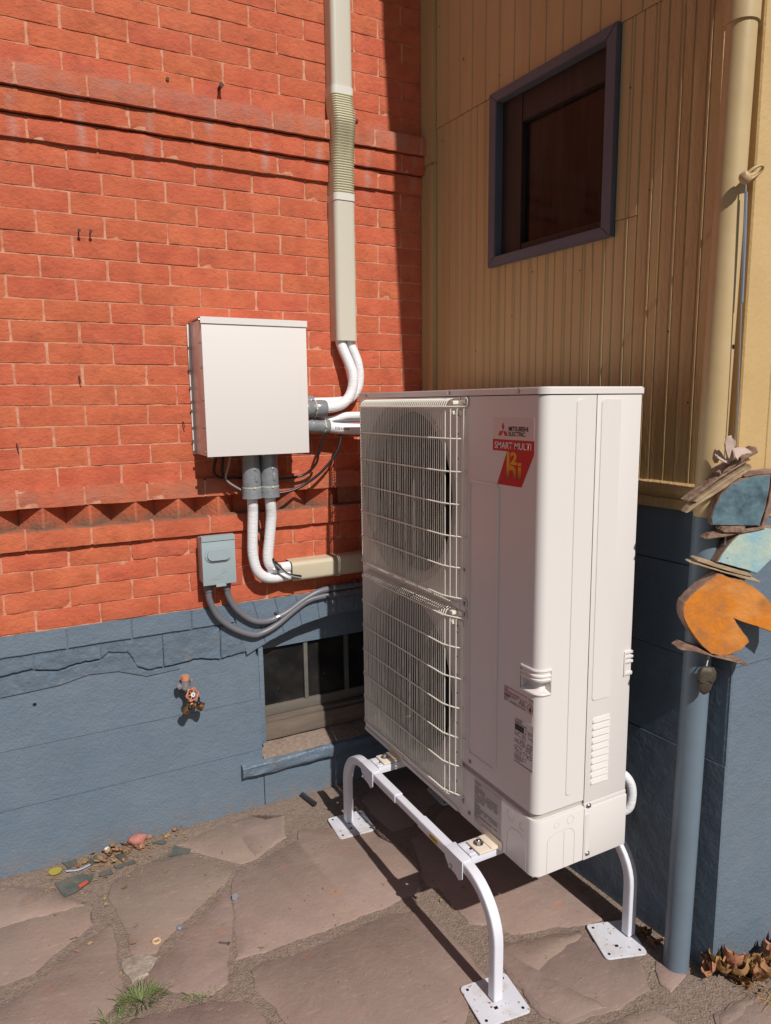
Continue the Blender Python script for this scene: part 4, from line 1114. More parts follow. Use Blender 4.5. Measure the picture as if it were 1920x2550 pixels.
dd = [(.030, .5035), (.0155 + .001, .4865), (.030, .4695 + .0012), (.0445, .4865)]; di = [(.030 + (y - .030) * .86, .4865 + (z - .4865) * .86) for y, z in dd]
for k in range(4):
    q = (k + 1) % 4; m.poly([(-.0012, *dd[k]), (-.0012, *dd[q]), (-.0012, *di[q]), (-.0012, *di[k])])
obj('hazard_diamond', m, mat('hazard_red', (.5, .03, .03), .5), wl, smooth=0)
# rating plate
m = MB(); sheet(m, rrect(.0145, .096, .304, .4415, .0015), -.0006); rl = obj('rating_label', m, m_label, svc, smooth=0)
m = MB(); quad(m, .0935, .0545, .4035, .4215, -.0011); obj('black_block', m, m_ink, rl, smooth=0)
m = MB()
m.poly([(-.0011, y, z) for y, z in ((.091, .437), (.093, .434), (.091, .431), (.089, .434))]); quad(m, .0945, .0915, .428, .4305, -.0011); quad(m, .0905, .0875, .428, .4305, -.0011)
put_text(m, 'MITSUBISHI', .0855, .0600, .4335, .4378, -.0011, bold=.02); put_text(m, 'ELECTRIC', .0855, .0640, .4275, .4316, -.0011, bold=.02)
quad(m, .094, .017, .3085, .3110, -.0011)
lines(m, .094, .040, .4235, .4268, 1, fill=.7)
for (a, b_, z0, z1, nr) in ((.094, .065, .386, .401, 3), (.062, .044, .386, .401, 3), (.050, .040, .402, .420, 4), (.037, .016, .396, .418, 7), (.094, .075, .362, .383, 5), (.072, .048, .362, .383, 5), (.045, .017, .355, .383, 6), (.094, .060, .336, .359, 6), (.056, .018, .338, .352, 4), (.094, .042, .315, .333, 5), (.040, .017, .338, .345, 2)):
    lines(m, a, b_, z0, z1, nr, fill=.45, wmin=.002, wmax=.007)
obj('fine_print', m, m_ink, rl, smooth=0, kind='stuff')
# warning text on the lower cover
m = MB(); sheet(m, rrect(.148, .284, .020, .1615, .002), -.0026); wl2 = obj('warning_label', m, m_warn, lc, smooth=0)
m = MB(); lines(m, .281, .166, .036, .157, 15, x=-.0031, fill=.55, wmin=.003, wmax=.009); obj('fine_print', m, m_inkgrey, wl2, smooth=0, kind='stuff')
# mounting feet under the unit
for yc in (.787, .190):
    m = MB(); m.box(-.072, .012, yc - .034, yc + .034, .0005, .0065, .0025); m.box(-.030, .012, yc - .034, yc + .034, .0065, .010, .002); m.box(-.006, .02, yc - .05, yc + .05, -.001, .03, .002)
    ft = obj('mounting_foot', m, m_cream, hp)
    m = MB(); m.cyl((-.047, yc + .008, .0065), (-.047, yc + .008, .0085), .015, 20); m.cyl((-.047, yc + .008, .0085), (-.047, yc + .008, .017), .0095, 6); m.cyl((-.047, yc + .008, .017), (-.047, yc + .008, .019), .004, 10)
    obj('bolt', m, m_steel, ft, smooth=25)
# white insulated service loop at the back corner
m = MB(); m.tube(spline([(.345, .05, .20), (.365, .03, .195), (.382, .02, .165), (.386, .018, .125), (.378, .022, .09), (.355, .04, .07)], 6), .014, seg=14)
single('insulated_pipe', m, m_insul, 'short white pipe loop bulging from the back corner low on the heat pump', 'pipe', (.36, .03, .06))

# ================================================================== STAND
sd = thing('heat_pump_stand', 'white coated steel stand with four bent legs on square foot plates', 'stand', (.15, .5, ZG))
PR = rsq(1.0, .28)
def leg(x, y, out, name='leg', ztop=-.026, zb=-.338, dy=1, xlean=0):
    """bent square tube: up from the foot, round the bend, then along the bar"""
    R_ = .145; pts = [(x, y, zb), (x, y, ztop - R_)]
    pts += [(x, y + dy * (R_ - R_ * cos(radians(a))), ztop - R_ + R_ * sin(radians(a))) for a in range(9, 91, 9)]
    pts.append((x, y + dy * out, ztop))
    m = MB(); m.tube([Vector(p) for p in pts], .0155, prof=PR, up=(1, 0, 0))
    return obj(name, m, m_stand, sd, smooth=40)
XF, XR = -.110, .402
for x in (XF, XR):
    leg(x, .022, .40, dy=1); leg(x, .994, .417, dy=-1)
    m = MB(); m.tube([Vector((x, .40, -.026)), Vector((x, .60, -.026))], .0130, prof=PR, up=(1, 0, 0)); obj('cross_bar', m, m_stand, sd)
for yc, yy in ((.200, (.163, .256)), (.787, (.738, .832))):
    for x, e in ((XF, 1), (XR, -1)):
        m = MB(); a, c = yy
        m.box(x - .0185, x + .0185, a, c, -.0105, -.0065, .0015)
        for sx_ in (-1, 1):
            xs_ = x + sx_ * .0172
            yb = a if yc < .5 else a
            pl = [(a, -.008), (c, -.008), (c, -.040), (c - .022, -.062), (a + .034, -.066), (a + .018, -.075), (a, -.062)]
            m.prism(pl, lambda y, z: Vector((xs_ - .0015, y, z)), lambda y, z: Vector((xs_ + .0015, y, z)))
        br = obj('saddle_bracket', m, m_stand, sd)
        m = MB(); q = yc + .022; m.cyl((x - .0185, q, -.053), (x - .023, q, -.053), .0075, 6); m.cyl((x - .023, q, -.053), (x - .026, q, -.053), .004, 10); obj('bolt', m, m_steel, br, smooth=25)
    # channel rail across
    m = MB(); x0, x1 = XF + .015, XR - .012
    for (ya, yb) in ((yc - .036, yc - .0055), (yc + .0055, yc + .036)): m.box(x0, x1, ya, yb, -.0045, -.0015, .0008)
    for xa in [x0 + .0] + [x0 + .045 + k * .055 for k in range(9)]:
        m.box(xa, min(xa + .016, x1), yc - .0056, yc + .0056, -.0044, -.0016)
    m.box(x0, x1, yc - .0365, yc - .034, -.026, -.0015, .0008); m.box(x0, x1, yc + .034, yc + .0365, -.026, -.0015, .0008)
    m.tube([Vector((x0, yc - .022, -.006)), Vector((x1, yc - .022, -.006))], .006, seg=10)
    obj('support_rail', m, m_stand, sd)
m = MB(); m.box(XF - .0163, XF - .0158, .299, .349, -.0355, -.0185); obj('yellow_label', m, m_yellow, sd, smooth=0)
m = MB(); lines(m, .347, .301, -.033, -.021, 3, x=XF - .0166, fill=.4); 
for f_ in m.bm.faces: pass
obj('fine_print', m, m_ink, sd, smooth=0, kind='stuff')
def foot(cx, cy, ang, lx, ly, sx_=.152, sy_=.150):
    m = MB(); R_ = Matrix.Translation((cx, cy, 0)) @ Matrix.Rotation(radians(ang), 4, 'Z')
    pl = rrect(-sx_ / 2, sx_ / 2, -sy_ / 2, sy_ / 2, .014)
    m.prism(pl, lambda x, y: R_ @ Vector((x, y, -.3435)), lambda x, y: R_ @ Vector((x, y, -.3478)), bev=.001)
    pt = obj('foot_plate', m, m_plate, sd)
    for (hx, hy) in ((-1, -1), (1, -1), (-1, 1), (1, 1)):
        c = R_ @ Vector((hx * (sx_ / 2 - .018), hy * (sy_ / 2 - .018), 0)); m = MB(); m.cyl((c.x, c.y, -.3436), (c.x, c.y, -.3430), .0045, 12); obj('plate_hole', m, m_black, pt)
    m = MB(); c = R_ @ Vector((-.012, -.028, 0)); m.box(-.0055, .0055, -.0045, .0045, -.3436, -.3430, M=Matrix.Translation((c.x, c.y, 0)) @ Matrix.Rotation(radians(ang), 4, 'Z'))
    obj('plate_hole', m, m_black, pt)
    m = MB(); m.cyl((lx, ly, -.3436), (lx, ly, -.322), .0062, 12); m.cyl((lx, ly, -.3436), (lx, ly, -.337), .011, 6); obj('levelling_bolt', m, m_steel, pt, smooth=25)
foot(-.107, .975, -4, -.11, .994); foot(-.112, .022, -7, -.11, .022, .150, .146); foot(.353, .025, -19, .402, .022, .135, .146); foot(.36, .98, -3, .402, .994, .15, .15)

# ================================================================== EQUIPMENT ON THE BRICK WALL
bb = thing('branch_box', 'large plain off-white steel box on the brick wall', 'box', (-.38, YA, 1.126))
m = MB(); m.box(-.572, -.192, 1.112, YA - .006, 1.128, 1.600, .002); body = obj('body', m, m_box, bb)
m = MB(); m.box(-.574, -.190, 1.1055, 1.1115, 1.126, 1.589, .0015); obj('cover_panel', m, m_box, bb)
m = MB(); m.prism([(1.101, 1.607), (YA - .006, 1.6085), (YA - .006, 1.6045), (1.1045, 1.603), (1.1045, 1.585), (1.101, 1.585)], lambda y, z: Vector((-.577, y, z)), lambda y, z: Vector((-.187, y, z)))
obj('top_lid', m, m_box, bb)
m = MB(); m.box(-.583, -.572, YA - .007, YA - .0045, 1.128, 1.597, .0005); obj('mounting_flange', m, m_box, bb)
for z_ in (1.52, 1.437, 1.325, 1.23, 1.142):
    m = MB(); m.cyl((-.5742, 1.118, z_), (-.580, 1.118, z_), .005, 10); m.cyl((-.580, 1.118, z_), (-.582, 1.118, z_), .0035, 6); obj('screw', m, m_steel, bb)
    m = MB(); m.cyl((-.5785, YA - .0072, z_ - .005), (-.5785, YA - .012, z_ - .005), .005, 8); obj('screw', m, m_steel, bb)
    m = MB(); m.cyl((-.191, 1.13, z_), (-.186, 1.13, z_), .0045, 10); obj('screw', m, m_steel, bb)
for x in (-.555, -.365, -.215):
    m = MB(); m.cyl((x, 1.118, 1.1275), (x, 1.118, 1.120), .0045, 10); obj('screw', m, m_steel, bb)
m = MB(); m.cyl((-.5775, 1.108, 1.596), (-.582, 1.108, 1.596), .005, 8); obj('screw', m, m_steel, bb)

# line-set cover up the wall
lc_ = thing('line_set_cover', 'tall off-white pipe cover up the brick wall with a ribbed sleeve half way', 'pipe cover', (.033, YA, 1.55))
def duct_prof(wd, dp): 
    return [(-wd / 2, .004), (-wd / 2, -dp + .018)] + [(-wd / 2 + .018 - .018 * cos(radians(a)), -dp + .018 - .018 * sin(radians(a))) for a in range(15, 91, 15)] + [(wd / 2 - .018 + .018 * sin(radians(a)), -dp + .018 - .018 * cos(radians(a))) for a in range(0, 91, 15)] + [(wd / 2, .004)]
def duct_v(m, path, wd, dp):
    """path of (xc, y_front_offset, z, scale)"""
    rings = []
    for xc, yo, z, s_ in path:
        rings.append([m.bm.verts.new((xc + a * s_, YA + yo + min(c, .004) * (s_ if c < 0 else 1), z)) for a, c in duct_prof(wd, dp)])
    for a, c in zip(rings, rings[1:]):
        for k in range(len(a) - 1): m.bm.faces.new((a[k], a[k + 1], c[k + 1], c[k]))
        m.bm.faces.new((a[-1], a[0], c[0], c[-1]))
    m.bm.faces.new(rings[0][::-1]); m.bm.faces.new(rings[-1])
    bmesh.ops.recalc_face_normals(m.bm, faces=m.bm.faces[:])
DX = .031
m = MB(); duct_v(m, [(DX, 0, 1.553, 1), (DX, 0, 2.082, 1)], .088, .068); obj('lower_duct', m, m_cover, lc_)
m = MB(); duct_v(m, [(DX + .001, 0, 2.478, 1), (DX + .001, 0, 3.6, 1)], .085, .066); obj('upper_duct', m, m_cover, lc_)
m = MB(); path = []
n = 40
for k in range(n * 4 + 1):
    z = 2.100 + (2.462 - 2.100) * k / (n * 4); u = (z - 2.1) / .362
    bul = math.exp(-((z - 2.36) / .07) ** 2) * .022
    xs_ = DX + .0015 * sin(u * 5)
    s_ = 1.0 + .045 * (1 if k % 4 in (1, 2) else -.4)
    path.append((xs_, -bul, z, s_))
duct_v(m, path, .086, .066); obj('ribbed_sleeve', m, m_ribhose, lc_, smooth=60)
for z0 in (2.078, 2.458):
    m = MB(); duct_v(m, [(DX, 0, z0, 1.035), (DX, 0, z0 + .026, 1.035)], .088, .069); obj('collar', m, mat('collar_white', (.70, .675, .61), .4) if z0 < 2.1 else bpy.data.materials['collar_white'], lc_)

def pipe_thing(name, label, cat, path, r, mat_, tapes=(), seg=16, group=None, n=7):
    P_ = spline(path, n); base = min(P_, key=lambda p: p.z)
    t_ = thing(name, label, cat, base, group)
    m = MB(); m.tube(P_, r, seg=seg); obj('pipe', m, mat_, t_, smooth=60)
    for prof_path, rr in tapes:
        m = MB(); m.tube([Vector(p) for p in prof_path], rr, seg=20); tp = obj('tape_sleeve', m, m_tape, t_, smooth=60)
    return t_
def sleeve(p0, p1, radii):
    p0 = Vector(p0); p1 = Vector(p1); n = len(radii)
    return [p0.lerp(p1, k / (n - 1)) for k in range(n)], list(radii)
def ties(parent, p0, p1, us, r):
    p0 = Vector(p0); p1 = Vector(p1); d = (p1 - p0).normalized()
    for u in us:
        c = p0.lerp(p1, u); m = MB(); m.cyl(c - d * .0022, c + d * .0022, r, 24); m.box(c.x - .004, c.x + .004, c.y - r - .004, c.y - r + .002, c.z - .004, c.z + .004, .001)
        obj('cable_tie', m, m_tie, parent, smooth=40)
Y1 = YA - .070
t1 = pipe_thing('insulated_pipe', 'front one of two white pipes curving from the tall pipe cover to the box', 'pipe',
    [(.012, YA - .036, 1.63), (.012, YA - .036, 1.56), (.018, YA - .042, 1.525), (.037, YA - .058, 1.468), (.049, Y1, 1.412), (.038, Y1 - .004, 1.351), (.0, Y1 - .012, 1.309), (-.06, Y1 - .02, 1.292), (-.15, Y1 - .024, 1.288), (-.195, Y1 - .024, 1.288)], .0205, m_insul,
    [sleeve((-.192, Y1 - .024, 1.288), (-.084, Y1 - .022, 1.288), [.030, .0335, .0345, .0345, .033, .031, .0325, .034, .0345, .034, .0325])])
ties(t1, (-.192, Y1 - .024, 1.288), (-.084, Y1 - .022, 1.288), (.06, .55), .0352)
Y2 = YA - .045
t2 = pipe_thing('insulated_pipe', 'rear one of two white pipes curving from the tall pipe cover to the box', 'pipe',
    [(.052, YA - .032, 1.63), (.054, YA - .032, 1.556), (.074, YA - .040, 1.50), (.084, Y2, 1.465), (.090, Y2, 1.413), (.078, Y2, 1.360), (.045, Y2, 1.326), (0, Y2, 1.315), (-.10, Y2, 1.3125), (-.195, Y2, 1.3125)], .0185, m_insul,
    [sleeve((-.192, Y2, 1.3125), (-.118, Y2, 1.3125), [.026, .0275, .027, .0265, .0275, .0275])])
ties(t2, (-.192, Y2, 1.3125), (-.118, Y2, 1.3125), (.5,), .0283)
Y3 = YA - .075
t3 = pipe_thing('insulated_pipe', 'white pipe with torn foam running from the box behind the heat pump', 'pipe',
    [(-.195, Y3, 1.226), (-.12, Y3, 1.222), (-.06, Y3, 1.215), (.0, Y3, 1.208), (.08, Y3, 1.203), (.20, Y3, 1.20)], .0225, m_insul,
    [sleeve((-.192, Y3, 1.2255), (-.065, Y3, 1.217), [.029, .0305, .031, .0305, .031, .031, .030, .031, .0315, .0285])])
ties(t3, (-.192, Y3, 1.2255), (-.065, Y3, 1.217), (.82,), .0322)
m = MB(); m.tube(spline([(-.05, Y3 - .004, 1.234), (-.01, Y3 - .003, 1.2365), (.04, Y3 - .002, 1.238), (.085, Y3 - .002, 1.238)], 5), [.002] + [.0065] * 14 + [.004], seg=8); obj('foam_gap', m, m_insulgray, t3)
m = MB()
for k, xx in enumerate((-.045, -.036, -.029, -.02, -.012, -.004, .004, .011)): m.box(xx, xx + .005, Y3 - .0225, Y3 - .0215, 1.2085 - .001 * k, 1.2165 - .001 * k, 0)
obj('printed_marks', m, m_inkgrey, t3)
t4 = pipe_thing('insulated_pipe', 'white pipe rising over the torn one towards the heat pump', 'pipe',
    [(-.195, YA - .055, 1.245), (-.10, YA - .055, 1.240), (-.04, YA - .062, 1.243), (.01, YA - .068, 1.256), (.06, YA - .068, 1.258), (.20, YA - .065, 1.255)], .0155, m_insul)
# pipes below the box
YD = 1.195
def down(label, x0, path, r):
    p0 = (x0, YD, 1.150); p1 = (x0, YD, .957)
    t_ = pipe_thing('insulated_pipe', label, 'pipe', [(x0, YD, 1.14), (x0, YD, .96)] + path, r, m_insul,
        [sleeve((x0, YD, 1.150), (x0, YD, 1.088), [.0335, .0335]), sleeve((x0, YD, 1.092), (x0, YD, .996), [.0325, .0345, .0348, .0345, .0348, .0350, .0352, .0335]),
         sleeve((x0, YD, 1.000), (x0, YD, .958), [.0340, .0368, .0365, .0372, .0385])])
    ties(t_, (x0, YD, 1.09), (x0, YD, .96), (.70,), .0362)
    m = MB(); m.ball((x0 + .004, YD - .0345, 1.068), .006, 2, (1, .5, 1)); m.box(x0 + .003, x0 + .015, YD - .0375, YD - .030, 1.022, 1.052, .003); obj('tape_lump', m, m_tape, t_)
    return t_
down('left white pipe bending from under the box into the short beige cover', -.391, [(-.388, 1.205, .90), (-.392, 1.21, .80), (-.392, 1.213, .735), (-.378, 1.215, .675), (-.345, 1.222, .640), (-.300, 1.234, .628), (-.25, 1.246, .627), (-.19, 1.25, .628)], .0200)
down('right white pipe with a crumpled elbow bending into the short beige cover', -.321, [(-.314, 1.21, .88), (-.322, 1.218, .79), (-.329, 1.222, .72), (-.320, 1.225, .685), (-.290, 1.236, .667), (-.245, 1.247, .664), (-.19, 1.25, .663)], .0208)
# crumpled foil at that elbow
m = MB(); m.ball((-.303, 1.228, .668), .0235, 3, (1.25, .95, .95), jit=.3, seed=3)
single('foil_wrap', m, mat('crumpled_foil', (.55, .56, .62), .3, metal=.5, bumps=((60, .9, .006, 4),)), 'crumpled foil wrapped round the right pipe elbow', 'foil', (-.312, 1.205, .65))
# beige horizontal cover
hc = thing('line_set_cover', 'short beige horizontal pipe cover running behind the heat pump', 'pipe cover', (0, YA, .61))
def duct_h(m, x0, x1, s_=1.0):
    pr = duct_prof(.080 * s_, .074 * s_)
    A_ = [m.bm.verts.new((x0, YA + c, .6465 + a)) for a, c in pr]; B_ = [m.bm.verts.new((x1, YA + c, .6465 + a)) for a, c in pr]
    for k in range(len(A_) - 1): m.bm.faces.new((A_[k], A_[k + 1], B_[k + 1], B_[k]))
    bmesh.ops.recalc_face_normals(m.bm, faces=m.bm.faces[:])
m = MB(); duct_h(m, -.233, -.046); duct_h(m, -.232, -.047, .95); obj('duct', m, m_cover2, hc)
m = MB(); duct_h(m, -.0475, -.026, 1.04); duct_h(m, -.026, -.0475, .9); obj('coupling', m, mat('coupling_beige', (.42, .375, .27), .45), hc)
m = MB(); duct_h(m, -.0255, .40, .985); obj('duct', m, m_cover2, hc)
# cables
def cable(label, pts, r, mat_=None, y0=.05):
    P_ = spline(pts, 7); m = MB(); m.tube(P_, r, seg=8)
    return single('cable', m, mat_ or m_cable, label, 'cable', min(P_, key=lambda p: p.z), smooth=60)
cable('black cable looping highest to the right of the box under the grey sleeves', [(-.075, 1.19, 1.22), (-.11, 1.20, 1.126), (-.121, 1.21, 1.075), (-.157, 1.225, 1.036), (-.209, 1.232, 1.022), (-.30, 1.238, 1.02), (-.42, 1.24, 1.032), (-.492, 1.238, 1.036), (-.517, 1.235, 1.05), (-.521, 1.23, 1.080), (-.510, 1.22, 1.13)], .0052)
cable('lower black cable sweeping from the right sleeves to the pipe collars', [(.0, 1.22, 1.21), (-.03, 1.205, 1.123), (-.095, 1.205, 1.046), (-.163, 1.215, .997), (-.224, 1.22, .972), (-.30, 1.23, .965), (-.40, 1.235, .975), (-.455, 1.23, 1.010), (-.485, 1.225, 1.038), (-.494, 1.22, 1.07), (-.487, 1.215, 1.13)], .0056)
cable('thin grey cable hanging left of the two downward sleeves', [(-.464, 1.20, 1.13), (-.475, 1.205, 1.077), (-.484, 1.21, 1.044), (-.477, 1.212, 1.025), (-.452, 1.215, 1.005), (-.420, 1.22, .985)], .0042, m_greycable)
cable('thin cable showing between the two white pipes', [(-.36, 1.25, .95), (-.355, 1.25, .87), (-.350, 1.25, .824), (-.333, 1.25, .775), (-.318, 1.245, .725), (-.312, 1.20, .707), (-.288, 1.197, .676), (-.257, 1.198, .646), (-.20, 1.205, .628)], .0048)
cable('pale thin cable beside the crumpled elbow', [(-.315, 1.24, .72), (-.305, 1.196, .690), (-.28, 1.194, .662), (-.25, 1.195, .640), (-.20, 1.20, .622)], .0028, m_greycable)

# grey disconnect box
dc = thing('disconnect_box', 'small grey metal disconnect box with an oval knob above the blue band', 'box', (-.528, YA, .64))
m = MB(); m.box(-.587, -.468, 1.207, YA - .004, .646, .815, .003); obj('body', m, m_disc, dc)
m = MB(); m.box(-.5905, -.4645, 1.196, 1.2065, .640, .806, .003)
m.prism([(-.59, .806), (-.465, .806), (-.465, .826), (-.59, .826)], lambda x, z: Vector((x, 1.193, z)), lambda x, z: Vector((x, 1.225, z)), bev=.002)
cv = obj('lid', m, m_disc, dc)
m = MB(); pl = rrect(-.580, -.478, .727, .785, .028, 6)
m.prism(pl, lambda x, z: Vector((x, 1.184, z)), lambda x, z: Vector((x, 1.197, z)), bev=.008); obj('handle', m, m_disc, cv, smooth=50)
m = MB()
duck = [(-.560, .664), (-.548, .670), (-.537, .677), (-.522, .682), (-.512, .684), (-.507, .690), (-.508, .697), (-.514, .6985), (-.519, .694), (-.517, .688), (-.510, .687), (-.498, .6905), (-.507, .684), (-.508, .675), (-.512, .667), (-.522, .662), (-.54, .661), (-.560, .664)]
m.tube([Vector((x, 1.1955, z)) for x, z in duck], .0011, seg=6)
for (a, b_) in (((-.547, .667), (-.520, .675)), ((-.543, .664), (-.516, .671))): m.tube([Vector((a[0], 1.1955, a[1])), Vector((b_[0], 1.1955, b_[1]))], .0009, seg=6)
obj('embossed_duck', m, m_disc, cv)
m = MB(); pl = rrect(-.543, -.505, .632, .641, .003, 3); m.prism(pl, lambda x, z: Vector((x, 1.194, z)), lambda x, z: Vector((x, 1.199, z))); obj('latch', m, m_disc, dc)
def conduit(label, pts, clips, r=.0125):
    P_ = spline(pts, 8); base = min(P_, key=lambda p: p.z); t_ = thing('grey_conduit', label, 'conduit', base)
    m = MB(); m.tube(P_, r, seg=14); obj('pipe', m, m_pvc, t_, smooth=60)
    m = MB(); x, y_, _ = pts[0]; m.cyl((x, y_, .648), (x, y_, .632), .0185, 20); m.cyl((x, y_, .632), (x, y_, .604), .0180, 20, r2=.0150, bev=.002); obj('gland_fitting', m, m_pvc, t_, smooth=40)
    for i in clips:
        c = P_[i]; d = (P_[i + 1] - P_[i - 1]).normalized()
        m = MB(); m.cyl(c - d * .006, c + d * .006, r + .0022, 16); u = Vector((0, 0, 1)) - d * d.z
        q = c + u.normalized() * (r + .008); m.cyl(q + Vector((0, .012, 0)), q + Vector((0, -.006, 0)), .0045, 10); q = c - u.normalized() * (r + .006); m.cyl(q + Vector((0, .012, 0)), q + Vector((0, -.004, 0)), .004, 10)
        obj('clamp', m, m_steel, t_, smooth=40)
    return t_
yc_ = YA - .028
conduit('lower grey conduit curving from the disconnect box behind the heat pump', [(-.563, 1.24, .645), (-.563, 1.24, .605), (-.557, 1.244, .565), (-.526, 1.252, .498), (-.468, yc_, .442), (-.395, yc_, .404), (-.35, yc_ + .004, .403), (-.287, yc_ + .006, .427), (-.213, yc_ + .008, .474), (-.151, yc_ + .01, .506), (-.085, yc_ + .01, .515), (-.01, yc_ + .012, .515), (.12, yc_ + .012, .518), (.3, yc_ + .012, .52)], (82, 91))
conduit('upper grey conduit curving from the disconnect box behind the heat pump', [(-.492, 1.24, .645), (-.491, 1.24, .605), (-.485, 1.244, .575), (-.458, 1.25, .524), (-.417, yc_, .481), (-.376, yc_, .456), (-.335, yc_ + .004, .448), (-.296, yc_ + .006, .453), (-.239, yc_ + .008, .473), (-.171, yc_ + .01, .510), (-.102, yc_ + .01, .537), (-.025, yc_ + .012, .543), (.12, yc_ + .012, .543), (.3, yc_ + .012, .545)], (58, 93))

# tap
tp = thing('garden_tap', 'weathered garden tap with a worn red wheel on the blue wall', 'tap', (-.66, YA, .15))
yt = YA - .06
m = MB(); m.cyl((-.668, YA, .252), (-.668, YA - .012, .252), .024, 24, bev=.003); m.cyl((-.668, YA - .01, .252), (-.667, yt - .005, .25), .013, 16)
m.cyl((-.669, yt + .006, .245), (-.669, yt + .006, .276), .0155, 20); m.box(-.702, -.684, yt - .006, yt + .022, .250, .268, .004, M=Matrix.Translation((-.692, yt, .26)) @ Matrix.Rotation(radians(-28), 4, 'Y') @ Matrix.Translation((.692, -yt, -.26)))
m.box(-.652, -.640, yt - .002, yt + .016, .262, .280, .004); obj('body', m, m_galv, tp)
m = MB(); m.cyl((-.669, yt + .006, .2762), (-.669, yt + .006, .296), .0165, 24, bev=.002); obj('cap', m, m_cap, tp)
wc = Vector((-.652, yt - .026, .228)); wa = Vector((.25, -1, .25)).normalized()
m = MB(); m.cyl((-.664, yt + .004, .244), wc, .0085, 14); obj('stem', m, m_brass, tp)
q = wa.to_track_quat('Z', 'Y').to_matrix()
m = MB(); ringp = [wc + q @ Vector(((.0225 + .003 * cos(6 * radians(a))) * cos(radians(a)), (.0225 + .003 * cos(6 * radians(a))) * sin(radians(a)), 0)) for a in range(0, 361, 12)]
m.tube(ringp, .0038, seg=8, cap=False)
for k in range(6):
    a = radians(60 * k); m.tube([wc, wc + q @ Vector((.022 * cos(a), .022 * sin(a), 0))], .0026, seg=6)
wh = obj('wheel', m, m_wheel, tp, smooth=60)
m = MB(); m.cyl(wc - wa * .002, wc + wa * .005, .0085, 18); m.cyl(wc + wa * .005, wc + wa * .0065, .003, 6, mi=1); obj('wheel_cap', m, [mat('white_disc', (.72, .70, .67), .5), m_steel], wh)
m = MB(); c0 = Vector((-.655, yt - .012, .186)); m.cyl((-.662, yt, .236), c0, .0125, 16); m.ball(c0, .0165, 2, (1.15, .9, .9))
m.cyl(c0, (-.678, yt - .014, .162), .0135, 18); m.cyl((-.676, yt - .014, .167), (-.682, yt - .0145, .157), .0165, 20, bev=.001)
m.cyl(c0, (-.624, yt - .016, .172), .0125, 18); m.cyl((-.628, yt - .016, .1755), (-.614, yt - .017, .167), .0165, 20, bev=.001); m.cyl(c0, c0 + Vector((0, -.018, -.002)), .005, 12)
obj('outlet_splitter', m, m_brass, tp, smooth=40)
m = MB(); m.ball((-.664, yt - .028, .180), .0085, 2); m.ball((-.632, yt - .030, .191), .009, 2); m.cyl((-.632, yt - .030, .191), (-.629, yt - .028, .214), .0042, 10); obj('shutoff_lever', m, m_cable, tp)

# nails in the brick
def nail(p, label, L_=.018, r=.003, hr=.006, grp=None):
    m = MB(); p = Vector(p); m.cyl(p + Vector((0, .01, 0)), p + Vector((0, -L_, .002)), r, 8); m.cyl(p + Vector((0, -L_, .002)), p + Vector((0, -L_ - .003, .002)), hr, 10)
    return single('nail', m, m_nail, label, 'nail', p, group=grp)
nail((-.924, YA, 1.884), 'left of two small nails side by side in the left part of the brick wall', .022, .0025, .0055)
nail((-.888, YA, 1.884), 'right of two small nails side by side in the left part of the brick wall', .022, .0025, .0055)
nail((-.424, YA, 2.418), 'thick rusty nail just above the top brick corbel', .03, .006, .0085)
nail((-.604, YA, 2.414), 'flat screw head in the brick above the corbel left of the rusty nail', .003, .005, .006)
nail((.118, YA, 2.396), 'dark plug right of the ribbed sleeve', .002, .004, .006)
for (x, z, lab) in ((-1.165, 1.188, 'bent dark tie wire sticking from a low joint left of the box'), (-.957, 1.41, 'short dark tie wire in a joint left of the box'), (-.615, 1.246, 'thin dark tie wire close beside the lower left side of the box')):
    m = MB(); m.tube([Vector((x, YA, z)), Vector((x, YA - .012, z + .002)), Vector((x + .004, YA - .014, z - .022))], .0018, seg=6); single('wire_tie', m, m_nail, lab, 'wire', (x, YA, z))

# ================================================================== HANGING MOBILE
mb_ = thing('hanging_mobile', 'hanging garden mobile of glazed clay slabs and driftwood slats threaded on a wire', 'mobile', (.41, -.19, .52))
hk = thing('hook', 'painted screw eye hook beside the downspout holding the mobile wire', 'hook', (.40, -.2, 1.82))
m = MB(); m.cyl((.508, -.176, 1.86), (.428, -.204, 1.834), .007, 10); m.ball((.426, -.206, 1.834), .0145, 2, (1, 1, 1.05), jit=.2); obj('hook_base', m, m_rope, hk)
m = MB(); c = Vector((.447, -.214, 1.846)); ax1 = Vector((.020, -.008, .012)); ax2 = Vector((-.006, -.006, .009))
m.tube([c + ax1 * cos(radians(a)) + ax2 * sin(radians(a)) for a in range(0, 361, 15)], .0038, seg=8, cap=False); obj('eye', m, m_rope, hk, smooth=60)
OP = Vector((.345, -.165, 0)); OT = Vector((.903, -.430, 0)); ON = Vector((-.430, -.903, 0))
def ow(u, off, z): return OP + OT * u + ON * off + Vector((0, 0, z))
m = MB(); m.tube(spline([ow(.101, -.012, 1.822), ow(.103, -.012, 1.74), ow(.109, -.012, 1.53), ow(.115, -.012, 1.30), ow(.114, -.012, 1.15), ow(.11, -.014, 1.0), ow(.10, -.014, .85), ow(.082, -.012, .64), ow(.075, -.008, .615), ow(.067, 0.002, .595)], 4), .0021, seg=8); obj('wire', m, m_wire, mb_)
m = MB(); m.tube([ow(.1035, -.012, 1.805), ow(.107, -.012, 1.70), ow(.1098, -.012, 1.545)], .0034, seg=8); obj('wire_sleeve', m, mat('blue_wire_sleeve', (.20, .25, .36), .4), mb_)
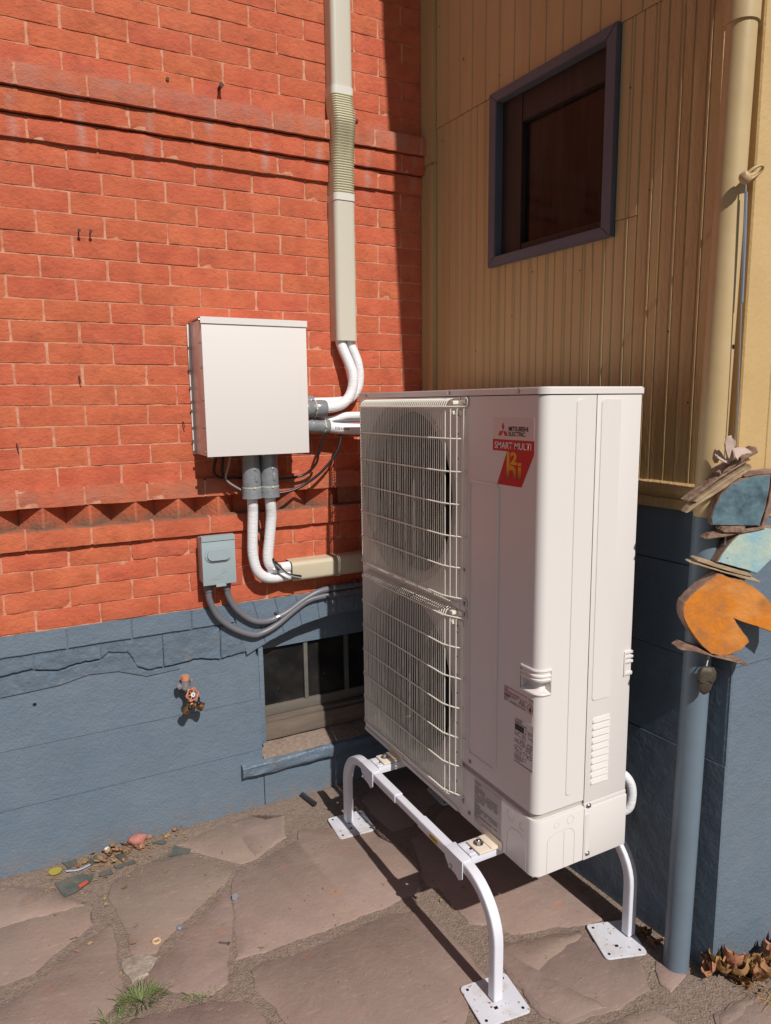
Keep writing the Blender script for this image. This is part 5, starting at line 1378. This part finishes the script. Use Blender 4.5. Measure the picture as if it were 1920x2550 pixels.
def slab(name, poly, mats, y0=0.0, th=.03, bev=.004, seed=0, mif=1, warp=None, rough=.0016):
    pts = []
    n = len(poly)
    for i in range(n):
        a = Vector(poly[i]); b_ = Vector(poly[(i + 1) % n]); k = max(1, int((b_ - a).length / .012))
        for q in range(k):
            p = a.lerp(b_, q / k); pts.append((p.x + rough * mn.noise(Vector((p.x * 60, p.y * 60, seed))), p.y + rough * mn.noise(Vector((p.x * 60, p.y * 60, seed + 3)))))
    wf = warp or (lambda u, z: 0)
    m = MB(); m.prism(pts, lambda u, z: ow(u, y0 + wf(u, z) + .002 * mn.noise(Vector((u * 25, z * 25, seed))), z), lambda u, z: ow(u, y0 + wf(u, z) - th, z + .001), bev=bev, mi=0, mi_front=mif if len(mats) > 1 else None)
    return obj(name, m, mats, mb_, smooth=30)
disc1 = [(.061,.987),(.059,1.006),(.067,1.038),(.082,1.068),(.107,1.094),(.144,1.108),(.173,1.114),(.197,1.116),(.208,1.115),(.207,1.081),(.201,1.036),(.189,.982)]
disc2 = [(.08,.889),(.092,.91),(.108,.935),(.135,.963),(.173,.972),(.199,.979),(.218,.977),(.27,.97),(.253,.93),(.225,.892),(.191,.855),(.161,.866)]
disc3 = [(-.004,.765),(-.001,.782),(.023,.809),(.054,.835),(.085,.858),(.098,.856),(.12,.845),(.153,.839),(.187,.819),(.216,.795),(.24,.769),(.279,.738),(.283,.686),(.239,.695),(.198,.711),(.166,.722),(.138,.734),(.144,.723),(.158,.704),(.175,.683),(.183,.668),(.162,.648),(.135,.637),(.106,.631),(.08,.639),(.053,.662),(.032,.687),(.012,.715),(-.002,.745)]
slab('clay_slab', disc1, [m_clay, m_teal], th=.022, seed=1, bev=.002).__setitem__('label', 'dark teal quarter disc')
slab('clay_slab', disc2, [m_clay, m_sky_glaze], th=.045, seed=2, bev=.002).__setitem__('label', 'pale blue quarter disc')
slab('clay_slab', disc3, [m_clay, m_orange], th=.036, seed=3, bev=.002).__setitem__('label', 'orange rounded slab with a notch')
slab('clay_rim', [(.2115,1.115),(.259,1.112),(.25,1.073),(.226,1.035),(.197,.982),(.191,.982),(.2035,1.036),(.2095,1.081)], [m_clay], y0=.002, th=.03, seed=4, bev=.001)
slab('clay_rim', [(.142,1.112),(.162,1.123),(.207,1.128),(.258,1.125),(.259,1.113),(.208,1.1175),(.173,1.1155),(.144,1.1095)], [m_clay], y0=-.004, th=.03, seed=14, bev=.001)
slab('driftwood_slat', [(.062,1.126),(.16,1.187),(.167,1.174),(.072,1.117)], [m_drift], y0=.008, th=.04, seed=5, bev=.002)
slab('driftwood_slat', [(-.012,1.053),(.068,1.115),(.147,1.159),(.154,1.156),(.072,1.106),(.009,1.058),(-.004,1.049)], [m_drift], y0=.002, th=.03, seed=6, bev=.0015, rough=.001)
slab('driftwood_slat', [(.009,1.051),(.069,1.095),(.148,1.144),(.146,1.138),(.074,1.087),(.015,1.047)], [m_driftpale], y0=.006, th=.03, seed=7, bev=.0015, rough=.001)
slab('driftwood_slat', [(-.01,1.021),(-.003,1.034),(.07,1.085),(.154,1.14),(.155,1.133),(.089,1.083),(.025,1.043),(-.006,1.02)], [m_driftpale], y0=.003, th=.03, seed=8, bev=.0015, rough=.001)
slab('driftwood_slat', [(.044,.953),(.058,.964),(.085,.968),(.134,.972),(.19,.979),(.202,.976),(.192,.973),(.082,.954),(.051,.95)], [m_drift], y0=.004, th=.03, seed=9, bev=.0015, rough=.001)
slab('driftwood_slat', [(.08,.977),(.084,.9835),(.146,.983),(.14,.972),(.127,.967),(.089,.969)], [m_drift], y0=.010, th=.03, seed=10, bev=.0015, rough=.001)
slab('driftwood_slat', [(.02,.9),(.027,.902),(.098,.879),(.167,.858),(.175,.85),(.162,.85),(.083,.873),(.024,.894)], [m_driftpale], y0=.005, th=.03, seed=11, bev=.0015, rough=.001)
slab('driftwood_slat', [(.008,.891),(.014,.893),(.103,.863),(.172,.848),(.2,.836),(.196,.831),(.178,.836),(.083,.865),(.015,.886)], [m_driftpale], y0=.003, th=.03, seed=12, bev=.0015, rough=.001)
slab('driftwood_slat', [(-.01,.657),(.006,.667),(.046,.655),(.088,.633),(.132,.636),(.185,.606),(.182,.603),(.122,.621),(.073,.635),(.029,.648),(-.003,.652)], [m_drift], y0=.004, th=.045, seed=13, bev=.0015, rough=.001)
mc = mat('folded_clay', (.56, .42, .35), .75, col2=(.46, .32, .27), vscale=25, bumps=((40, .5, .005, 4),))
def petal(poly, seed, warp, y0=0.006):
    y0 += .012 
    slab('folded_clay', poly, [mc], y0=y0, th=.0055, seed=seed, bev=.0018, warp=warp, rough=.0008)
petal([(.087,1.218),(.078,1.216),(.070,1.209),(.065,1.199),(.068,1.185),(.076,1.168),(.087,1.150),(.093,1.160),(.095,1.175),(.0945,1.190),(.090,1.205)], 31, lambda u, z: .012 * math.exp(-((u - .064) / .010) ** 2) + .1 * (u - .09), .012)
petal([(.090,1.214),(.099,1.209),(.105,1.203),(.106,1.194),(.103,1.187),(.093,1.185),(.088,1.198)], 32, lambda u, z: -.01 + .3 * (u - .09), .004)
petal([(.088,1.184),(.099,1.187),(.111,1.188),(.122,1.187),(.130,1.182),(.135,1.176),(.131,1.173),(.122,1.173),(.108,1.170),(.099,1.165),(.094,1.158),(.088,1.165)], 33, lambda u, z: .008 - .7 * (z - 1.178), .014)
petal([(.066,1.181),(.057,1.176),(.053,1.169),(.058,1.160),(.070,1.151),(.085,1.145),(.089,1.150),(.081,1.155),(.075,1.163),(.071,1.173)], 34, lambda u, z: -.006 + .5 * (1.168 - z), .008)
MA = Matrix.Translation(ow(.067, 0, .526)) @ Matrix.Rotation(math.atan2(OT.y, OT.x), 4, 'Z') @ Matrix.Rotation(radians(4), 4, 'Y') @ Matrix.Diagonal((.92, .42, .92, 1))
m = MB(); m.lathe([(0, -.001), (.003, .0), (.012, .006), (.0185, .017), (.0212, .031), (.0212, .047)], MA, 24); obj('acorn', m, m_acorn, mb_, smooth=60)
m = MB()
prof = []
tb = bmesh.new(); rr = []
for (r_, h) in ((.0195, .042), (.0262, .042), (.0278, .054), (.0262, .070), (.0185, .083), (.0, .087)):
    rr.append([tb.verts.new(MA @ Vector((r_ * (1 + .07 * cos(5 * 2 * pi * k / 40)) * cos(2 * pi * k / 40), r_ * (1 + .07 * cos(5 * 2 * pi * k / 40)) * sin(2 * pi * k / 40), h + (.004 * cos(5 * 2 * pi * k / 40 + 1) if h < .05 else 0)))) for k in range(40)])
for a, c in zip(rr, rr[1:]):
    for k in range(40): tb.faces.new((a[k], a[(k + 1) % 40], c[(k + 1) % 40], c[k]))
bmesh.ops.remove_doubles(tb, verts=tb.verts, dist=1e-5); m.add(tb); obj('acorn_cap', m, m_acorn, mb_, smooth=60)

# ================================================================== SMALL THINGS ON THE GROUND
zs = ZG + .002
m = MB(); m.ball((-.877, 1.258, zs + .018), .030, 3, (1.1, .8, .75), jit=.25, seed=2); single('plaster_lump', m, m_pinkrock, 'round pink lump against the foot of the blue wall', 'stone', (-.877, 1.258, zs))
m = stone_mesh([(-1.013, .68), (-.964, .678), (-.913, .633), (-.953, .581), (-.997, .579), (-1.013, .62)], 77, ZG + .006)
single('broken_rock', m, m_rock, 'pale broken rock filling the gap above the grass tuft', 'stone', (-.96, .63, ZG))
SH = [('large long green glass shard beside the yellow disc', [(-1.171, 1.157), (-1.097, 1.172), (-1.044, 1.143), (-1.057, 1.113), (-1.105, 1.075), (-1.147, 1.065)]),
      ('green triangular glass shard at the corner of two flagstones', [(-.788, 1.117), (-.755, 1.178), (-.733, 1.149), (-.704, 1.128), (-.716, 1.108)]),
      ('small four sided glass shard next to the largest shard', [(-1.028, 1.144), (-.986, 1.15), (-.982, 1.119), (-1.03, 1.124)]),
      ('narrow glass sliver right of the small four sided shard', [(-.977, 1.155), (-.904, 1.16), (-.899, 1.14), (-.967, 1.135)]),
      ('square glass shard behind the yellow disc', [(-1.14, 1.27), (-1.089, 1.262), (-1.098, 1.231), (-1.122, 1.223)]),
      ('curved glass shard among the brown leaves', [(-.964, 1.219), (-.933, 1.228), (-.923, 1.176), (-.946, 1.173)]),
      ('dark glass shard left of the brown leaves', [(-1.052, 1.242), (-1.023, 1.262), (-1.023, 1.22), (-1.048, 1.199)]),
      ('thin glass shard right of the pink lump', [(-.828, 1.234), (-.784, 1.238), (-.777, 1.212), (-.791, 1.203)])]
for i, (lab, poly) in enumerate(SH):
    m = MB(); tx = rnd.uniform(-.05, .05); ty = rnd.uniform(-.06, .03); cx, cy = poly[0]
    m.prism(poly, lambda x, y: Vector((x, y, ZG + .0065 + tx * (x - cx) + ty * (y - cy))), lambda x, y: Vector((x, y, ZG + .003 + tx * (x - cx) + ty * (y - cy))), bev=.0006)
    single('glass_shard', m, m_shard, lab, 'glass shard', (cx, cy, ZG), group='broken glass along the wall foot')
m = MB(); m.prism([(-1.165 + .022 * cos(radians(a)), 1.225 + .02 * sin(radians(a))) for a in range(0, 360, 24)], lambda x, y: Vector((x, y, ZG + .010)), lambda x, y: Vector((x, y, ZG + .006))); single('plastic_disc', m, m_plasticy, 'small yellow plastic disc on the dirt by the wall', 'plastic disc', (-1.165, 1.225, ZG))
m = MB(); m.tube(spline([(-1.13, 1.205, ZG + .008), (-1.09, 1.19, ZG + .009), (-1.05, 1.205, ZG + .007)], 5), .003, seg=8); single('plastic_tube', m, m_bluepl, 'thin pale blue plastic tube beside the yellow disc', 'tube', (-1.09, 1.2, ZG))
m = MB(); m.box(-1.10, -1.066, 1.095, 1.108, ZG + .004, ZG + .012, .003, M=Matrix.Translation((-1.08, 1.1, 0)) @ Matrix.Rotation(radians(28), 4, 'Z') @ Matrix.Translation((1.08, -1.1, 0))); single('red_scrap', m, m_redpl, 'red plastic scrap lying over the largest glass shard', 'scrap', (-1.08, 1.1, ZG))
m = MB(); m.tube([Vector((-.906 + .011 * cos(radians(a)), .707 + .011 * sin(radians(a)), ZG + .003)) for a in range(0, 361, 20)], .0032, seg=8, cap=False); single('washer', m, mat('pale_orange_rubber', (.70, .46, .26), .5), 'pale orange ring washer on a flagstone', 'washer', (-.906, .707, ZG))
m = MB(); m.cyl((-.735, .606, ZG + .004), (-.712, .588, ZG + .004), .0028, 8); m.cyl((-.712, .588, ZG + .004), (-.708, .585, ZG + .004), .006, 6); single('loose_bolt', m, m_steel, 'small loose bolt lying on a flagstone', 'bolt', (-.72, .6, ZG))
m = MB(); m.cyl((-.203, 1.262, ZG + .012), (-.183, 1.168, ZG + .012), .0098, 18, cap=False); m.cyl((-.203, 1.262, ZG + .012), (-.183, 1.168, ZG + .012), .0085, 18); single('metal_tube', m, mat('dark_steel', (.10, .105, .12), .3, metal=.8), 'short dark steel tube lying by the wall near the stand', 'tube', (-.19, 1.2, ZG))
m = MB(); m.prism([(-.642, .792), (-.628, .796), (-.620, .785), (-.632, .770), (-.645, .777)], lambda x, y: Vector((x, y, ZG + .006 + .2 * (y - .78))), lambda x, y: Vector((x, y, ZG + .002 + .2 * (y - .78)))); single('foil_scrap', m, mat('foil', (.55, .6, .66), .25, metal=.7), 'crumpled silver foil scrap between two flagstones', 'foil', (-.63, .785, ZG))
m = MB(); m.ball((-.83, .735, ZG + .001), .0085, 2, (1, 1.2, .5), jit=.3); single('blue_pebble', m, mat('blue_grey_stone', (.20, .25, .33), .6), 'blue grey pebble in the diagonal joint', 'pebble', (-.83, .735, ZG))
m = MB(); m.ball((-.984, 1.266, ZG + .012), .0095, 2, (1.3, .8, .8)); single('white_pebble', m, mat('white_pebble', (.62, .64, .72), .5), 'smooth white pebble against the blue wall', 'pebble', (-.984, 1.266, ZG))
m = MB(); m.prism([(-.665, .545), (-.652, .552), (-.648, .538), (-.66, .532)], lambda x, y: Vector((x, y, ZG + .004)), lambda x, y: Vector((x, y, ZG)));
m2 = MB(); m2.prism([(-.10, .49), (-.075, .505), (-.082, .478), (-.095, .47)], lambda x, y: Vector((x, y, ZG + .012 + .4 * (x + .1))), lambda x, y: Vector((x, y, ZG + .009 + .4 * (x + .1)))); single('pale_chip', m2, m_rock, 'pale stone chip in the joint beside the stand shadow', 'chip', (-.09, .485, ZG)); m.bm.free()
# grass tufts
def tuft(cx, cy, n, r, h, label):
    m = MB()
    for i in range(n):
        a = rnd.uniform(0, 6.28); d = rnd.uniform(0, 1); x = cx + r * .5 * d * cos(a) * 1.3; y = cy + r * .5 * d * sin(a) * .8; L_ = h * rnd.uniform(.4, 1)
        out = Vector((cos(a), sin(a), 0)) * rnd.uniform(.6, 1.7) * L_; sd_ = Vector((-sin(a), cos(a), 0)) * .0014
        p0 = Vector((x, y, ZG - .006)); p1 = p0 + out * .4 + Vector((0, 0, L_ * .6)); p2 = p0 + out + Vector((0, 0, L_ * rnd.uniform(.5, .85)))
        va = [m.bm.verts.new(q) for q in (p0 - sd_, p0 + sd_, p1 + sd_ * .8, p1 - sd_ * .8)]; vt = m.bm.verts.new(p2)
        m.bm.faces.new(va); m.bm.faces.new((va[3], va[2], vt))
    return single('grass_tuft', m, m_grass, label, 'grass', (cx, cy, ZG), smooth=180)
tuft(-.985, .505, 240, .10, .034, 'green grass tuft growing between flagstones at the lower left')
tuft(-.835, .432, 90, .07, .016, 'small flat patch of weeds right of the larger grass tuft')
tuft(-1.07, .455, 40, .08, .04, 'sparse dry weeds at the left end of the joint')
# leaves
def leaf_mesh(seed, L_, curl, maple=False):
    r_ = random.Random(seed); m = MB(); n = 8; rows = []
    for i in range(n + 1):
        t_ = i / n; wd = L_ * .30 * sin(pi * min(1, t_ * .96 + .03)) ** .8 * (1 + (.35 * cos(t_ * 17 + seed) if maple else .12 * r_.uniform(-1, 1)))
        row = []
        for j in (-2, -1, 0, 1, 2):
            y = wd * j / 2; x = (t_ - .5) * L_ + (abs(j) * .1 * L_ if maple else 0)
            z = curl * L_ * ((j / 2) ** 2 * .6 + (t_ - .5) ** 2 * 1.2) + .04 * L_ * r_.uniform(-1, 1)
            row.append(m.bm.verts.new((x, y, z)))
        rows.append(row)
    for a, c in zip(rows, rows[1:]):
        for k in range(4): m.bm.faces.new((a[k], a[k + 1], c[k + 1], c[k]))
    m.tube([Vector((-.5 * L_, 0, curl * L_ * .3)), Vector((-.7 * L_, .02 * L_, .02))], .0009, seg=5)
    me = m.mesh('dry_leaf', 180); return me
LM = [leaf_mesh(i, .05, c, i % 2 == 0) for i, c in enumerate((.3, .7, .5, .9, .4, 1.1))]
for q in LM: q.materials.append(m_leaf)
LP = [leaf_mesh(20 + i, .036, c, i == 1) for i, c in enumerate((.12, .3, .45))]
for q in LP: q.materials.append(m_leafpale)
def leaf(me, x, y, z, s_, label, grp):
    o = bpy.data.objects.new('dry_leaf', me); COL.objects.link(o); o.location = (x, y, z); o.scale = (s_, s_, s_)
    o.rotation_euler = (rnd.uniform(-.6, .6), rnd.uniform(-.6, .6), rnd.uniform(0, 6.28)); o['label'] = label; o['category'] = 'leaf'; o['group'] = grp
rl_ = random.Random(21)
for i in range(46):
    t_ = rl_.random(); x = .53 + .26 * t_ ** .9; y = -.232 - .05 * rl_.random() - .02 * t_
    leaf(rl_.choice(LM), x, y, ZG + .004 + .022 * rl_.random(), rl_.uniform(.5, 1.15), 'curled brown dry leaf in the drift against the sunlit blue wall at the right', 'dry leaves in the right corner')
for i in range(16):
    x = .505 + rl_.uniform(-.025, .03); y = -.20 - rl_.uniform(-.02, .06); leaf(rl_.choice(LM), x, y, ZG + .004 + .04 * rl_.random(), rl_.uniform(.6, 1.1), 'curled brown dry leaf piled at the foot of the downspout', 'dry leaves at the downspout')
for i in range(5):
    leaf(rl_.choice(LM), .44 + rl_.uniform(-.02, .03), -.03 + rl_.uniform(-.03, .04), ZG + .004, rl_.uniform(.5, .8), 'yellowish dry leaf beside the right foot plate', 'leaves by the right foot plate')
for i in range(30):
    x = -.965 + rl_.gauss(0, .06); y = min(1.272, 1.225 + rl_.gauss(0, .028)); leaf(rl_.choice(LP), x, y, ZG + .003 + .014 * rl_.random(), rl_.uniform(.45, 1.0), 'small pale dry leaf in the heap of broken glass by the wall', 'dry leaves along the left wall foot')
for i in range(12):
    x = -.80 + rl_.gauss(0, .06); y = min(1.274, 1.25 + rl_.gauss(0, .02)); leaf(rl_.choice(LP), x, y, ZG + .003 + .006 * rl_.random(), rl_.uniform(.4, .9), 'small pale dry leaf beside the pink lump', 'dry leaves beside the pink lump')
for i in range(9):
    x = rl_.uniform(-1.25, -.9); y = rl_.uniform(.72, 1.1); leaf(rl_.choice(LP), x, y, ZG + .003, rl_.uniform(.35, .6), 'tiny dry leaf scattered on the left flagstones', 'leaves scattered on the flagstones')
# chaff: leaf crumbs and twigs, one object
m = MB()
for i in range(420):
    zone = rl_.random()
    if zone < .45: x = -.98 + rl_.gauss(0, .13); y = min(1.275, 1.20 + rl_.gauss(0, .06))
    elif zone < .8: x = .52 + .25 * rl_.random(); y = -.25 - .09 * abs(rl_.gauss(0, 1))
    else: x = rl_.uniform(-1.3, .2); y = rl_.uniform(.0, 1.1)
    L_ = rl_.uniform(.004, .014); a = rl_.uniform(0, 6.28); d = Vector((cos(a), sin(a), rl_.uniform(-.1, .3))) * L_; s_ = Vector((-sin(a), cos(a), rl_.uniform(-.3, .3))) * L_ * rl_.uniform(.12, .4); p = Vector((x, y, ZG + .003))
    m.poly([p - d, p - s_, p + d, p + s_])
o = obj('leaf_litter', m, m_leafpale, smooth=0); o['kind'] = 'stuff'; o['label'] = 'crumbled leaf litter and bits along the wall foot'
m = MB()
for i in range(160):
    zone = rl_.random()
    if zone < .5: x = -.98 + rl_.gauss(0, .12); y = min(1.275, 1.21 + rl_.gauss(0, .05))
    else: x = .52 + .25 * rl_.random(); y = -.25 - .08 * abs(rl_.gauss(0, 1))
    a = rl_.uniform(0, 3.14); d = Vector((cos(a), sin(a), rl_.uniform(-.1, .2))) * rl_.uniform(.006, .02); p = Vector((x, y, ZG + .004))
    m.tube([p - d, p + Vector((0, 0, .002)), p + d], .0007, seg=4)
o = obj('twigs', m, m_leaf, smooth=0); o['kind'] = 'stuff'; o['label'] = 'thin dry twigs in the leaf litter'
print('objects', len(bpy.data.objects))
